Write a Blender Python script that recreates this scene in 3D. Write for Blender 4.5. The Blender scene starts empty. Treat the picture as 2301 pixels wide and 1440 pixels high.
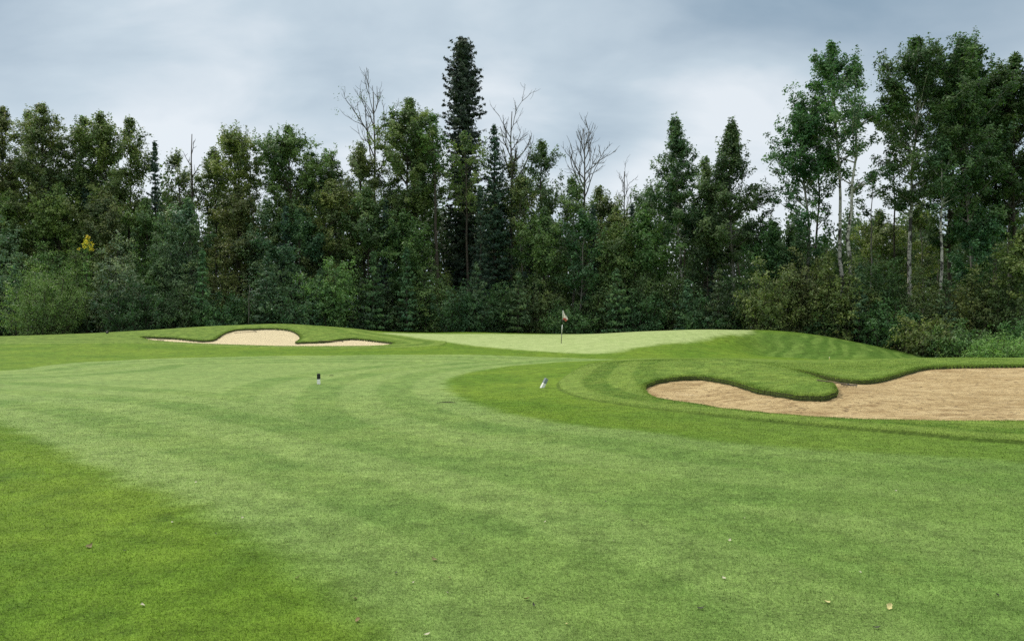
import bpy, math
import numpy as np
from math import radians, sin, cos, pi, tau, sqrt

sc = bpy.context.scene
COL = sc.collection

# ------------------------------------------------------------------ camera
F, HZ, CAMZ = 1771.0, 738.0, 1.6          # focal length and horizon in photo pixels, eye height
cd = bpy.data.cameras.new("camera"); cam = bpy.data.objects.new("camera", cd); COL.objects.link(cam)
cd.sensor_width = 36.0; cd.lens = 36.0 * F / 2301.0
cd.shift_y = (HZ - 720.0) / 2301.0
cd.clip_start = 0.05; cd.clip_end = 6000
cam.location = (0, 0, CAMZ); cam.rotation_euler = (pi / 2, 0, 0)
sc.camera = cam

# ------------------------------------------------------------------ sky, sun, exposure
SUN_EL, SUN_AZ = radians(46), radians(-50)   # azimuth from +Y (view direction), negative = left
W = bpy.data.worlds.new("World"); sc.world = W; W.use_nodes = True
wt = W.node_tree; wt.nodes.clear()


class NT:
    """small helper for wiring nodes"""
    def __init__(s, tree): s.t = tree
    def n(s, kind, **kw):
        nd = s.t.nodes.new(kind)
        for k, v in kw.items():
            if k.startswith('i_'):
                key = k[2:]
                key = int(key) if key.isdigit() else key.replace('_', ' ')
                s.set(nd, key, v)
            else: setattr(nd, k, v)
        return nd
    def set(s, nd, key, v):
        sk = nd.inputs[key]
        if isinstance(v, bpy.types.NodeSocket): s.t.links.new(v, sk)
        else: sk.default_value = v
    def math(s, op, a, b=0.0, c=0.0, clamp=False):
        nd = s.n('ShaderNodeMath', operation=op, use_clamp=clamp)
        for i, v in enumerate((a, b, c)): s.set(nd, i, v)
        return nd.outputs[0]
    def vmath(s, op, a, b=(0, 0, 0)):
        nd = s.n('ShaderNodeVectorMath', operation=op)
        s.set(nd, 0, a); s.set(nd, 1, b)
        return nd.outputs[1] if op in ('DOT_PRODUCT', 'LENGTH') else nd.outputs[0]
    def mix(s, f, a, b, blend='MIX'):
        nd = s.n('ShaderNodeMix', data_type='RGBA', blend_type=blend)
        s.set(nd, 0, f)
        for k, v in ((6, a), (7, b)):
            if not isinstance(v, bpy.types.NodeSocket) and len(v) == 3: v = (*v, 1)
            s.set(nd, k, v)
        return nd.outputs[2]
    def rng(s, v, a, b, c=0.0, d=1.0, smooth=True):
        nd = s.n('ShaderNodeMapRange', interpolation_type='SMOOTHSTEP' if smooth else 'LINEAR')
        for k, x in enumerate((v, a, b, c, d)): s.set(nd, k, x)
        return nd.outputs[0]
    def noise(s, vec, scale, detail=4.0, rough=0.55, dist=0.0, out=0):
        nd = s.n('ShaderNodeTexNoise')
        s.set(nd, 'Vector', vec); s.set(nd, 'Scale', scale); s.set(nd, 'Detail', detail)
        s.set(nd, 'Roughness', rough); s.set(nd, 'Distortion', dist)
        return nd.outputs[out]
    def attr(s, name, col=False):
        return s.n('ShaderNodeAttribute', attribute_name=name).outputs[0 if col else 2]
    def mapping(s, vec, scale=(1, 1, 1), loc=(0, 0, 0), rot=(0, 0, 0)):
        nd = s.n('ShaderNodeMapping')
        s.set(nd, 'Vector', vec); s.set(nd, 'Scale', scale); s.set(nd, 'Location', loc); s.set(nd, 'Rotation', rot)
        return nd.outputs[0]


w = NT(wt)
out = w.n('ShaderNodeOutputWorld')
sky = w.n('ShaderNodeTexSky', sky_type='NISHITA', sun_disc=False)
sky.sun_elevation = SUN_EL; sky.sun_rotation = SUN_AZ
bg1 = w.n('ShaderNodeBackground'); w.set(bg1, 0, sky.outputs[0]); w.set(bg1, 1, 0.10)
dirv = w.n('ShaderNodeTexCoord').outputs['Generated']
sep = w.n('ShaderNodeSeparateXYZ'); w.set(sep, 0, dirv)
zz = w.math('MAXIMUM', sep.outputs[2], 0.0)
den = w.math('ADD', zz, 0.42)
comb = w.n('ShaderNodeCombineXYZ')
w.set(comb, 0, w.math('DIVIDE', sep.outputs[0], den)); w.set(comb, 1, w.math('DIVIDE', sep.outputs[1], den))
cp = comb.outputs[0]
n1 = w.noise(w.mapping(cp, (1.3, 1.6, 1), (3.1, 1.7, 0)), 1.1, 5, 0.48, 0.35)
n2 = w.noise(w.mapping(cp, (1.2, 1.9, 1), (7.3, 4.2, 2)), 2.6, 6, 0.5, 0.3)


def sdir(px, py):
    v = np.array([(px - 1150.5) / F, 1.0, (HZ - py) / F]); v /= np.linalg.norm(v)
    return tuple(float(c) for c in v)


def blob(px, py, a, b):          # 1 towards that part of the sky, 0 away from it
    dp = w.vmath('DOT_PRODUCT', w.vmath('NORMALIZE', dirv), sdir(px, py))
    return w.rng(dp, cos(radians(a)), cos(radians(b)))


dens = w.math('ADD', w.math('MULTIPLY', w.math('SUBTRACT', n1, 0.5), 1.5), w.math('MULTIPLY', w.math('SUBTRACT', n2, 0.5), 1.15))
dens = w.math('ADD', dens, 0.62)
dens = w.math('SUBTRACT', dens, w.math('MULTIPLY', blob(1760, -80, 21, 3), 0.52))     # blue-grey cloud, upper right
dens = w.math('SUBTRACT', dens, w.math('MULTIPLY', blob(120, -160, 13, 3), 0.28))
dens = w.math('ADD', dens, w.math('MULTIPLY', blob(330, 190, 12, 2), 0.42))          # thin bright cloud, left
dens = w.math('ADD', dens, w.math('MULTIPLY', blob(1720, 430, 13, 2), 0.85))
dens = w.math('ADD', dens, w.rng(zz, 0.24, 0.04, 0.0, 0.22))         # bright gap above the trees
cr = w.n('ShaderNodeValToRGB'); w.set(cr, 0, dens)
e = cr.color_ramp.elements
e[0].position = 0.0; e[0].color = (0.290, 0.400, 0.505, 1)
e[1].position = 1.0; e[1].color = (0.820, 0.880, 0.930, 1)
x_ = e.new(0.34); x_.color = (0.425, 0.530, 0.625, 1)
x_ = e.new(0.66); x_.color = (0.575, 0.680, 0.760, 1)
# an overcast sky is brightest overhead
gain = w.rng(zz, 0.42, 0.95, 1.0, 2.3)
skyc = w.mix(w.rng(zz, 0.38, 0.75), cr.outputs[0], (0.80, 0.79, 0.74))
bg2 = w.n('ShaderNodeBackground'); w.set(bg2, 0, skyc); w.set(bg2, 1, gain)
mx = w.n('ShaderNodeMixShader'); w.set(mx, 0, 0.92)
wt.links.new(bg1.outputs[0], mx.inputs[1]); wt.links.new(bg2.outputs[0], mx.inputs[2])
wt.links.new(mx.outputs[0], out.inputs[0])

sl = bpy.data.lights.new("sun", 'SUN'); sl.energy = 2.2; sl.angle = radians(10); sl.color = (1.0, 0.94, 0.84)
so = bpy.data.objects.new("sun", sl); COL.objects.link(so); so.location = (0, 0, 60)
so.rotation_euler = (pi / 2 - SUN_EL, 0, pi - SUN_AZ)

sc.view_settings.view_transform = 'Standard'; sc.view_settings.look = 'None'
sc.view_settings.gamma = 1.0; sc.view_settings.use_curve_mapping = False
sc.view_settings.exposure = 0.0
sc.render.engine = 'CYCLES'
cy = sc.cycles
cy.max_bounces = 6; cy.diffuse_bounces = 3; cy.transmission_bounces = 3; cy.glossy_bounces = 2; cy.transparent_max_bounces = 4
cy.use_denoising = False


# ------------------------------------------------------------------ mesh helpers
def mesh_np(name, V, faces, mats, attrs=None, fmat=None, smooth=False):
    """faces: list of int arrays shaped (n, k)"""
    me = bpy.data.meshes.new(name)
    V = np.asarray(V, np.float32)
    me.vertices.add(len(V)); me.vertices.foreach_set('co', V.ravel())
    faces = [np.asarray(f, np.int32) for f in faces if len(f)]
    nl = sum(f.size for f in faces); nf = sum(len(f) for f in faces)
    me.loops.add(nl); me.polygons.add(nf)
    me.loops.foreach_set('vertex_index', np.concatenate([f.ravel() for f in faces]))
    sizes = np.concatenate([np.full(len(f), f.shape[1], np.int32) for f in faces])
    starts = np.concatenate([[0], np.cumsum(sizes)[:-1]]).astype(np.int32)
    me.polygons.foreach_set('loop_start', starts)
    if fmat is not None: me.polygons.foreach_set('material_index', np.asarray(fmat, np.int32))
    me.polygons.foreach_set('use_smooth', np.full(nf, bool(smooth)))
    for k, a in (attrs or {}).items():
        a = np.asarray(a, np.float32)
        at = me.attributes.new(k, 'FLOAT', 'POINT'); at.data.foreach_set('value', a.ravel())
    for m in (mats if isinstance(mats, (list, tuple)) else [mats]): me.materials.append(m)
    me.update(calc_edges=True)
    return me


def obj(name, me, parent=None, loc=(0, 0, 0), rotz=0.0, color=None, **props):
    o = bpy.data.objects.new(name, me); COL.objects.link(o)
    o.location = loc; o.rotation_euler = (0, 0, rotz)
    if parent is not None: o.parent = parent
    if color is not None: o.color = (*color, 1)
    for k, v in props.items(): o[k] = v
    return o


class Geo:
    """collects boxes, tubes and quads as one mesh"""
    def __init__(s): s.V = []; s.Q = []; s.T = []; s.n = 0; s.N = []
    def add(s, V, quads=None, tris=None):
        V = np.asarray(V, float); s.V.append(V)
        if quads is not None and len(quads): s.Q.append(np.asarray(quads) + s.n)
        if tris is not None and len(tris): s.T.append(np.asarray(tris) + s.n)
        s.n += len(V)
    def tube(s, pts, rad, sides=6, cap=True):
        pts = np.asarray(pts, float); rad = np.broadcast_to(np.asarray(rad, float), (len(pts),))
        d = np.gradient(pts, axis=0); d /= np.linalg.norm(d, axis=1, keepdims=True) + 1e-9
        up = np.array([0, 0, 1.0]) if abs(d[0][2]) < 0.9 else np.array([1.0, 0, 0])
        a = np.cross(d, up); a /= np.linalg.norm(a, axis=1, keepdims=True) + 1e-9
        b = np.cross(d, a)
        th = np.arange(sides) * tau / sides
        R = a[:, None, :] * np.cos(th)[None, :, None] + b[:, None, :] * np.sin(th)[None, :, None]
        V = (pts[:, None, :] + R * rad[:, None, None]).reshape(-1, 3)
        m = len(pts); i = np.arange(m - 1)[:, None] * sides; j = np.arange(sides)[None, :]; k = (j + 1) % sides
        Q = np.stack([i + j, i + k, i + k + sides, i + j + sides], -1).reshape(-1, 4)
        T = []
        if cap:
            V = np.vstack([V, pts[:1], pts[-1:]])
            c0, c1 = m * sides, m * sides + 1
            jj = np.arange(sides); kk = (jj + 1) % sides
            T = np.vstack([np.stack([np.full(sides, c0), kk, jj], -1), np.stack([np.full(sides, c1), (m - 1) * sides + jj, (m - 1) * sides + kk], -1)])
        s.add(V, Q, T)
    def box(s, c, d, rot=None):
        c = np.asarray(c, float); d = np.asarray(d, float) / 2
        V = np.array([[x, y, z] for x in (-1, 1) for y in (-1, 1) for z in (-1, 1)], float) * d
        if rot is not None: V = V @ np.asarray(rot).T
        s.add(V + c, [[0, 1, 3, 2], [4, 6, 7, 5], [0, 4, 5, 1], [2, 3, 7, 6], [0, 2, 6, 4], [1, 5, 7, 3]])
    def mesh(s, name, mats, smooth=False, attrs=None):
        V = np.vstack(s.V)
        fs = []
        if s.Q: fs.append(np.vstack(s.Q))
        if s.T: fs.append(np.vstack(s.T))
        return mesh_np(name, V, fs, mats, attrs, smooth=smooth)


def new_mat(name):
    m = bpy.data.materials.new(name); m.use_nodes = True; m.node_tree.nodes.clear()
    t = NT(m.node_tree)
    o = t.n('ShaderNodeOutputMaterial'); p = t.n('ShaderNodeBsdfPrincipled')
    m.node_tree.links.new(p.outputs[0], o.inputs[0])
    return m, t, p, o


def plain_mat(name, col, rough=0.6, vary=0.12, scale=30, spec=0.4):
    m, t, p, o = new_mat(name)
    c = t.n('ShaderNodeTexCoord').outputs['Object']
    nz = t.noise(c, scale, 4)
    dark = tuple(x * (1 - vary * 2) for x in col); lite = tuple(min(1, x * (1 + vary)) for x in col)
    t.set(p, 'Base Color', t.mix(t.rng(nz, 0.3, 0.7), dark, lite)); t.set(p, 'Roughness', rough); t.set(p, 'Specular IOR Level', spec)
    return m


# ------------------------------------------------------------------ terrain
def P(px, py, Y):
    return ((px - 1150.5) / F * Y, Y, CAMZ - (py - HZ) / F * Y)


# hand-placed height points: (photo px, photo py, distance)
CP = []
for Y in (3, 7, 11, 16):
    for x in (-14, -5, 4, 12): CP.append((x, Y, 0.0))
for x in (-24, -14, -6): CP.append((x, 23, 0.0))
CP += [(-30, 8, 0), (30, 5, 0), (-22, 14, 0), (3.5, 22, 0), (-1, 28, 0.01), (-12, 30, 0.0), (-25, 32, 0.03), (-6, 36, 0.06), (0, 36, 0.05)]
G = [  # left shelf and its bunker mound
    (0, 796, 42), (300, 790, 44), (600, 788, 45), (900, 792, 44), (1100, 797, 41),
    (0, 770, 51), (150, 766, 52), (0, 757, 60), (120, 753, 60), (250, 748, 60), (400, 738.5, 60), (500, 733.5, 60), (620, 731, 60), (700, 735, 60), (820, 744, 60), (880, 748.5, 60),
    (320, 771, 49), (480, 776, 49), (660, 781, 48.5), (870, 780, 48.5), (1000, 776, 49),
    (320, 757, 54), (390, 759, 54), (450, 766, 53), (490, 761, 54.5), (510, 746, 57), (560, 738.5, 58.5), (620, 738.5, 58.5), (655, 744, 57.5), (670, 758, 55), (665, 770, 52.5),
    (730, 767, 53), (790, 761, 54), (850, 766, 53), (930, 770, 51),
    # green
    (1000, 770, 50), (1100, 779, 48), (1200, 789, 45), (1300, 800, 42), (1261, 773, 50), (1380, 800, 42), (1400, 793, 44),
    (940, 751, 59), (930, 747.5, 63), (1050, 746.5, 64), (1150, 748.5, 64), (1300, 750.5, 63), (1450, 746.5, 63), (1550, 743.5, 62), (1650, 741.5, 61),
    (1480, 774, 50), (1550, 765, 53), (1650, 757, 55), (1200, 765, 54),
    # right shoulder of the green
    (1720, 742, 60), (1800, 748.5, 59), (1850, 757, 58), (1900, 768, 57), (1950, 781, 56), (2000, 795, 55), (2050, 806, 54), (2150, 812, 54),
    (1450, 800, 44), (1600, 796, 46.5), (1700, 806, 42), (1800, 812, 41), (1900, 816, 40), (1600, 773, 52.5), (1700, 777, 54.5), (1800, 788, 53.5), (1880, 801, 52), (1700, 799, 49.5), (1790, 805, 48.5),
    # hump in front of it and the bunker's nose
    (1400, 832, 27), (1450, 818, 28), (1530, 809, 28.5), (1600, 811, 28), (1660, 817, 26.5), (1720, 826, 24.5), (1780, 840, 22.6), (1830, 853, 20.8), (1862, 864, 19.3),
    (1560, 848, 23), (1500, 853, 22.5), (1640, 858, 21.6), (1700, 876, 19.6), (1780, 889, 18.2), (1850, 893, 17.8), (1876, 884, 18.1), (1875, 872, 18.7),
    (1448, 872, 21), (1460, 890, 19.2), (1500, 901, 17.6), (1600, 918, 15.9), (1700, 930, 14.9), (1800, 940, 14.1), (2000, 951, 13.3), (2301, 952, 13.2), (2500, 952, 13.2),
    (1700, 816, 31), (1765, 830.5, 27.5), (1820, 840.5, 25.5), (1880, 851.5, 24), (1930, 857, 23.3), (1975, 853, 23.7), (2030, 838, 25), (2080, 826, 26.5), (2150, 822, 27), (2301, 820, 27.3), (2500, 820, 27.3),
    (1900, 822, 31), (1850, 808.5, 36), (1950, 807, 35), (2050, 804.5, 34), (2180, 804, 33), (2301, 804, 33), (2500, 804, 33), (1750, 809, 36),
]
CP += [P(*g) for g in G]
# lower ground behind the crests
CP += [(-42, 72, .5), (-25, 70, .7), (-10, 72, .9), (0, 74, .9), (12, 74, .7), (20, 70, .2), (30, 66, -.1), (27, 44, -.15), (38, 46, -.1), (24, 40, .05), (45, 60, .0), (-45, 50, .5), (-38, 40, .2)]
for x in (-90, -45, 0, 45, 90): CP += [(x, 95, .5), (x, 130, .5)]
CP += [(-70, 20, 0), (70, 20, 0), (-80, 60, .4), (80, 60, .2), (0, -10, 0), (-40, -10, 0), (40, -10, 0)]
CP = np.array(CP, float)


def tps_kernel(r2): return 0.5 * r2 * np.log(r2 + 1e-9)


def tps_fit(C, lam=0.02):
    n = len(C); xy = C[:, :2] / 10.0
    r2 = ((xy[:, None] - xy[None]) ** 2).sum(-1)
    K = tps_kernel(r2) + lam * np.eye(n) * 0.05
    Pm = np.hstack([np.ones((n, 1)), xy])
    A = np.block([[K, Pm], [Pm.T, np.zeros((3, 3))]])
    s = np.linalg.solve(A, np.concatenate([C[:, 2], np.zeros(3)]))
    return xy, s


TX, TS = tps_fit(CP)


def sstep(x, a, b):
    t = np.clip((x - a) / (b - a), 0, 1); return t * t * (3 - 2 * t)


def terr(x, y):
    x = np.atleast_1d(np.asarray(x, float)); y = np.atleast_1d(np.asarray(y, float))
    out = np.empty(x.shape)
    for s in range(0, len(x), 200000):
        q = np.stack([x[s:s + 200000], y[s:s + 200000]], -1) / 10.0
        acc = TS[len(TX)] + TS[len(TX) + 1] * q[:, 0] + TS[len(TX) + 2] * q[:, 1]
        for k in range(len(TX)):
            r2 = (q[:, 0] - TX[k, 0]) ** 2 + (q[:, 1] - TX[k, 1]) ** 2
            acc += TS[k] * tps_kernel(r2)
        out[s:s + 200000] = acc
    far = np.maximum(sstep(np.hypot(x, y), 95, 125), sstep(-y, 0, 8))
    flat = np.where(y > 0, 0.5, 0.0)
    out = out * (1 - far) + flat * far
    out -= 0.30 * np.exp(-((x - 17.8) / 4.2) ** 2 - ((y - 52.5) / 2.0) ** 2)      # hollow under the right shoulder
    out += 0.17 * np.exp(-((x - 10.5 - (y - 47) * .8) / 4.0) ** 2 - ((y - 47) / 1.3) ** 2)   # fold beside the green
    out += 0.10 * np.exp(-((x - 7.0) / 2.2) ** 2 - ((y - 26.2) / 1.4) ** 2)
    out += 0.012 * np.sin(x * 0.9 + 1.3 * np.sin(y * 0.37)) * np.sin(y * 0.71 + x * 0.23)
    return out


def hit(px, py, lo=3.0, hi=75.0):
    """where the sight line of a photo point first meets the terrain"""
    Y = np.arange(lo, hi, 0.05)
    z = CAMZ - (py - HZ) / F * Y
    t = terr((px - 1150.5) / F * Y, Y)
    k = np.argmax(z < t) if (z < t).any() else len(Y) - 1
    return np.array([(px - 1150.5) / F * Y[k], Y[k]])


def smooth_poly(pts, n=6, closed=True):
    """Catmull-Rom through the points"""
    P_ = np.asarray(pts, float); m = len(P_); out = []
    rngk = range(m) if closed else range(m - 1)
    for k in rngk:
        if closed: p0, p1, p2, p3 = P_[k - 1], P_[k], P_[(k + 1) % m], P_[(k + 2) % m]
        else: p0, p1, p2, p3 = P_[max(k - 1, 0)], P_[k], P_[k + 1], P_[min(k + 2, m - 1)]
        for i in range(n):
            t = i / n
            out.append(0.5 * ((2 * p1) + (-p0 + p2) * t + (2 * p0 - 5 * p1 + 4 * p2 - p3) * t * t + (-p0 + 3 * p1 - 3 * p2 + p3) * t ** 3))
    return np.array(out)


def sdf(x, y, poly, lim=6.0, closed=True):
    """signed distance to a polygon, positive inside; clipped to +-lim"""
    res = np.full(x.shape, -lim)
    lo = poly.min(0) - lim; hi = poly.max(0) + lim
    ix = np.nonzero((x > lo[0]) & (x < hi[0]) & (y > lo[1]) & (y < hi[1]))[0]
    if not len(ix): return res
    X, Y = x[ix], y[ix]; d2 = np.full(X.shape, 1e9); ins = np.zeros(X.shape, bool)
    for k in range(len(poly) if closed else len(poly) - 1):
        a = poly[k]; b = poly[(k + 1) % len(poly)]; ab = b - a
        t = np.clip(((X - a[0]) * ab[0] + (Y - a[1]) * ab[1]) / (ab @ ab + 1e-12), 0, 1)
        d2 = np.minimum(d2, (X - a[0] - t * ab[0]) ** 2 + (Y - a[1] - t * ab[1]) ** 2)
        if closed:
            c = (a[1] > Y) != (b[1] > Y)
            with np.errstate(divide='ignore', invalid='ignore'):
                xi = (b[0] - a[0]) * (Y - a[1]) / (b[1] - a[1]) + a[0]
            ins ^= c & (X < xi)
    d = np.sqrt(d2)
    res[ix] = np.clip(np.where(ins, d, -d) if closed else d, -lim, lim)
    return res


def XY(pts): return np.array([P(*p)[:2] for p in pts])


BUNK_R = smooth_poly(XY([
    (1448, 872, 21), (1460, 860, 22), (1500, 852, 22.6), (1560, 848.5, 23), (1640, 858, 21.6), (1700, 876, 19.6), (1780, 889, 18.2), (1845, 893, 17.8), (1874, 888, 18.0), (1878, 874, 18.7),
    (1862, 862, 19.7), (1830, 850, 21.6), (1795, 840, 24.0), (1762, 831, 27.2), (1820, 840.5, 25.5), (1880, 851.5, 24), (1930, 857, 23.3), (1975, 853, 23.7), (2030, 838, 25), (2080, 826, 26.5), (2150, 822, 27), (2301, 820, 27.3), (2480, 822, 27),
    (2620, 850, 23), (2660, 900, 17.5), (2500, 945, 13.9), (2301, 952, 13.2), (2000, 951, 13.3), (1800, 940, 14.1), (1700, 930, 14.9), (1600, 918, 15.9), (1500, 901, 17.6), (1462, 888, 19.4)]), 9)
_r = np.random.default_rng(21); _n = _r.normal(0, 1, (2, len(BUNK_R))); _n = (_n + np.roll(_n, 1, 1) + np.roll(_n, 2, 1)) / 1.7
BUNK_R = BUNK_R + _n.T * 0.022          # a hand-cut edge is never quite smooth
BUNK_L = smooth_poly(XY([
    (318, 757, 54), (345, 757, 54), (390, 759, 54), (450, 766, 53.2), (478, 764, 53.8), (495, 754, 55.6), (510, 746, 57), (535, 740.5, 58.2), (580, 738.5, 58.5), (625, 738.5, 58.5), (655, 743, 57.7), (673, 754, 55.8), (672, 763, 54), (664, 769.5, 52.7),
    (690, 769, 52.8), (730, 767, 53), (790, 762, 54), (845, 766, 53), (885, 772, 51.3), (860, 777, 49.8), (780, 778.5, 49.3), (660, 777.5, 49.5), (560, 775, 49.7), (470, 771, 50), (390, 768.5, 50.6), (345, 765, 51.6)]), 5)
FAIR = smooth_poly(np.array([hit(*p) for p in [
    (0, 833), (100, 822), (200, 813), (350, 806), (520, 801.5), (800, 798), (1000, 797), (1130, 799), (1250, 803), (1330, 806), (1380, 808),
    (1250, 814), (1150, 822), (1060, 836), (1015, 850), (1000, 864), (1015, 882), (1060, 905), (1150, 930), (1300, 955), (1480, 973), (1700, 1000)]] +
    [np.array(p) for p in [(6.5, 9.2), (9.5, 6.0), (14, -2), (-0.6, -2), (-0.75, 3.0)]] +
    [hit(*p) for p in [(870, 1440), (760, 1350), (640, 1255), (480, 1170), (300, 1085), (140, 1015), (0, 955)]] +
    [np.array(p) for p in [(-11, 15.2), (-22, 22), (-24, 29)]]), 4)
GREEN = smooth_poly(XY([
    (850, 750, 58.5), (905, 757, 56), (960, 766, 52.5), (1010, 772, 50), (1100, 781, 47.5), (1200, 790, 45), (1290, 796, 43.4), (1360, 797, 43.2), (1400, 790, 45), (1440, 781, 47.5), (1500, 771, 50.5), (1570, 763, 53), (1640, 756, 55.4), (1690, 750, 57.5),
    (1690, 745, 60), (1600, 743, 62), (1450, 747.5, 62.2), (1300, 751.5, 62), (1180, 751.5, 61.5), (1050, 751, 60.5), (950, 750, 60.5), (880, 747.5, 60.5)]), 4)
# rough: taller grass round each bunker, it begins at a mown step
ROUGH_R = smooth_poly(np.array([hit(*p) for p in [
    (1252, 864), (1262, 880), (1320, 898), (1420, 914), (1550, 930), (1700, 947), (1900, 966), (2100, 983), (2301, 999)]] +
    [np.array(p) for p in [(13, 8.5), (30, 4), (60, 10), (60, 60), (36, 62)]] +
    [XY([q])[0] for q in [(2000, 812, 50), (1850, 808, 45), (1700, 803, 43), (1550, 799, 42.5), (1440, 803, 40.5), (1380, 815, 37), (1300, 832, 29), (1265, 848, 25.5)]]), 4)
ROUGH_L = smooth_poly(XY([
    (-300, 772, 49), (0, 770, 49.5), (150, 769.5, 49), (320, 771.5, 48.6), (480, 776, 48.2), (660, 780.5, 47.6), (800, 782.5, 47.5), (900, 781, 47.8), (980, 777, 48.5), (1004, 771, 50), (990, 765, 52), (930, 757, 55.5), (860, 751, 58.5), (800, 742, 62),
    (600, 734, 68), (200, 750, 70), (-300, 760, 70)]), 4)


def sand_rel(dr):   # depth of the sand below the turf, dr = distance inside the edge
    return 0.075 + 0.07 * sstep(dr, 0.1, 1.6)


def stepk_at(x, y): return np.where(x > -1, (0.62 + 0.38 * sstep(x, 1.6, 6.0)) * (1 - 0.9 * sstep(y, 24, 30)), 1.0)


def ground_z(x, y, full=False):
    T = terr(x, y)
    dr = sdf(x, y, BUNK_R, 3.0); dl = sdf(x, y, BUNK_L, 3.0)
    rr = sdf(x, y, ROUGH_R, 3.0); rl = sdf(x, y, ROUGH_L, 3.0)
    rough = np.maximum(sstep(rr, -0.02, 0.05), sstep(rl, -0.03, 0.08))
    stepk = stepk_at(x, y)
    z = T + 0.050 * rough * stepk
    lipr = np.exp(-((dr + 0.16) / 0.16) ** 2) * 0.012
    z = z + lipr
    hr = sstep(dr, 0.0, 0.05); hl = sstep(dl, 0.0, 0.08)
    z = z - hr * 0.30 - hl * 0.36
    # turf rolls over the edge
    z -= 0.02 * sstep(dr, -0.12, 0.0) + 0.03 * sstep(dl, -0.2, 0.0)
    if full: return z, T, dr, dl, rr, rl, rough
    return z


def build_ground():
    a_in = np.radians(np.linspace(-36.5, 36.5, 1250))
    a_r = np.radians(36.5 + (180 - 36.5) * np.linspace(0, 1, 70)[1:-1] ** 1.4)
    ang = np.concatenate([a_in, a_r, [pi], (2 * pi - a_r)[::-1]])
    r = [0.25, 0.8, 1.5, 2.2]; x = 2.8
    while x < 92:
        r.append(x)
        x += min(x * x / 1500 + 0.004, 0.04 if x < 30 else 0.09 if x < 66 else 0.4)
    while x < 2600:
        r.append(x); x *= 1.09
    r = np.array(r)
    A, R = np.meshgrid(ang, r)
    X = (R * np.sin(A)).ravel(); Y = (R * np.cos(A)).ravel()
    for poly, tol in ((BUNK_R, 0.0215), (BUNK_L, 0.047)):       # lay a row of vertices exactly along each bunker edge
        d0 = sdf(X, Y, poly, 1.0); ix = np.nonzero(np.abs(d0) < tol)[0]; h_ = 0.004
        gx = (sdf(X[ix] + h_, Y[ix], poly, 1.0) - sdf(X[ix] - h_, Y[ix], poly, 1.0)) / (2 * h_)
        gy = (sdf(X[ix], Y[ix] + h_, poly, 1.0) - sdf(X[ix], Y[ix] - h_, poly, 1.0)) / (2 * h_)
        X[ix] -= d0[ix] * gx; Y[ix] -= d0[ix] * gy
    z, T, dr, dl, rr, rl, rough = ground_z(X, Y, True)
    df = sdf(X, Y, FAIR, 6.0); dg = sdf(X, Y, GREEN, 4.0)
    na, nr = len(ang), len(r)
    i = (np.arange(nr - 1)[:, None] * na); j = np.arange(na)[None]; k = (j + 1) % na
    Q = np.stack([i + j, i + na + j, i + na + k, i + k], -1).reshape(-1, 4)
    V = np.stack([X, Y, z], -1)
    base = len(V); V = np.vstack([V, [[0, 0, 0]]])
    tris = np.stack([np.full(na, base), np.arange(na), (np.arange(na) + 1) % na], -1)
    e1 = lambda a, v: np.append(a, v)
    at = dict(d_fair=e1(df, 1), d_green=e1(dg, -4), rough=e1(rough, 0), d_sand=e1(np.maximum(dr, dl), -3), d_step=e1(np.maximum(rr, rl), -3), step_shade=e1(np.exp(-((rr - .012) / .03) ** 2) * stepk_at(X, Y), 0))
    qf = at['d_fair'][Q].mean(1) > 0; qg = at['d_green'][Q].mean(1) > 0
    sel = [(~qf) & (~qg), qf, qg & ~qf]
    for name, s, tr in zip(('ground', 'fairway', 'putting_green'), sel, (None, tris, None)):
        q = Q[s]; used = np.unique(q if tr is None else np.concatenate([q.ravel(), tr.ravel()]))
        mp = np.full(len(V), -1, np.int64); mp[used] = np.arange(len(used))
        fs = [mp[q]] + ([mp[tr]] if tr is not None else [])
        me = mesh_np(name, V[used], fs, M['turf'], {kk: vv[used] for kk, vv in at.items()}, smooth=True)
        # same normals on both sides of the seam
        obj(name, me, kind='structure')


def build_sand(name, poly, step, drop):
    lo = poly.min(0) - 0.3; hi = poly.max(0) + 0.3
    xs = np.arange(lo[0], hi[0], step); ys = np.arange(lo[1], hi[1], step)
    X, Y = np.meshgrid(xs, ys); sh = X.shape; X = X.ravel(); Y = Y.ravel()
    d = sdf(X, Y, poly, 3.0)
    T = terr(X, Y)
    rng = np.random.default_rng(5)
    Z = T - 0.015 - drop * sstep(d, -0.1, 0.02) - (0.07 if step < .1 else -.03) * sstep(d, 0.2, 1.6)
    Z += 0.005 * np.sin(X * 9 + 2 * np.sin(Y * 2.1)) * np.sin(Y * 11 + X * 2)
    if step < 0.1:
        for k in range(260):     # footprints and scuffs
            c = poly.min(0) + rng.random(2) * (poly.max(0) - poly.min(0))
            a = rng.random() * pi; u = (X - c[0]) * cos(a) + (Y - c[1]) * sin(a); v = -(X - c[0]) * sin(a) + (Y - c[1]) * cos(a)
            g = np.exp(-(u / 0.12) ** 2 - (v / 0.05) ** 2)
            Z -= g * rng.uniform(0.008, 0.03); Z += np.exp(-((u - 0.16) / 0.06) ** 2 - (v / 0.07) ** 2) * 0.012
    n, m = sh
    i = np.arange(n - 1)[:, None] * m; j = np.arange(m - 1)[None]
    Q = np.stack([i + j, i + j + 1, i + j + 1 + m, i + j + m], -1).reshape(-1, 4)
    Q = Q[(d[Q] > -0.12).any(1)]
    used = np.unique(Q); mp = np.full(len(X), -1, np.int64); mp[used] = np.arange(len(used))
    me = mesh_np(name, np.stack([X, Y, Z], -1)[used], [mp[Q]], M['sand'], smooth=True)
    return obj(name, me, kind='structure')


# ------------------------------------------------------------------ ground materials
M = {}


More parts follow.
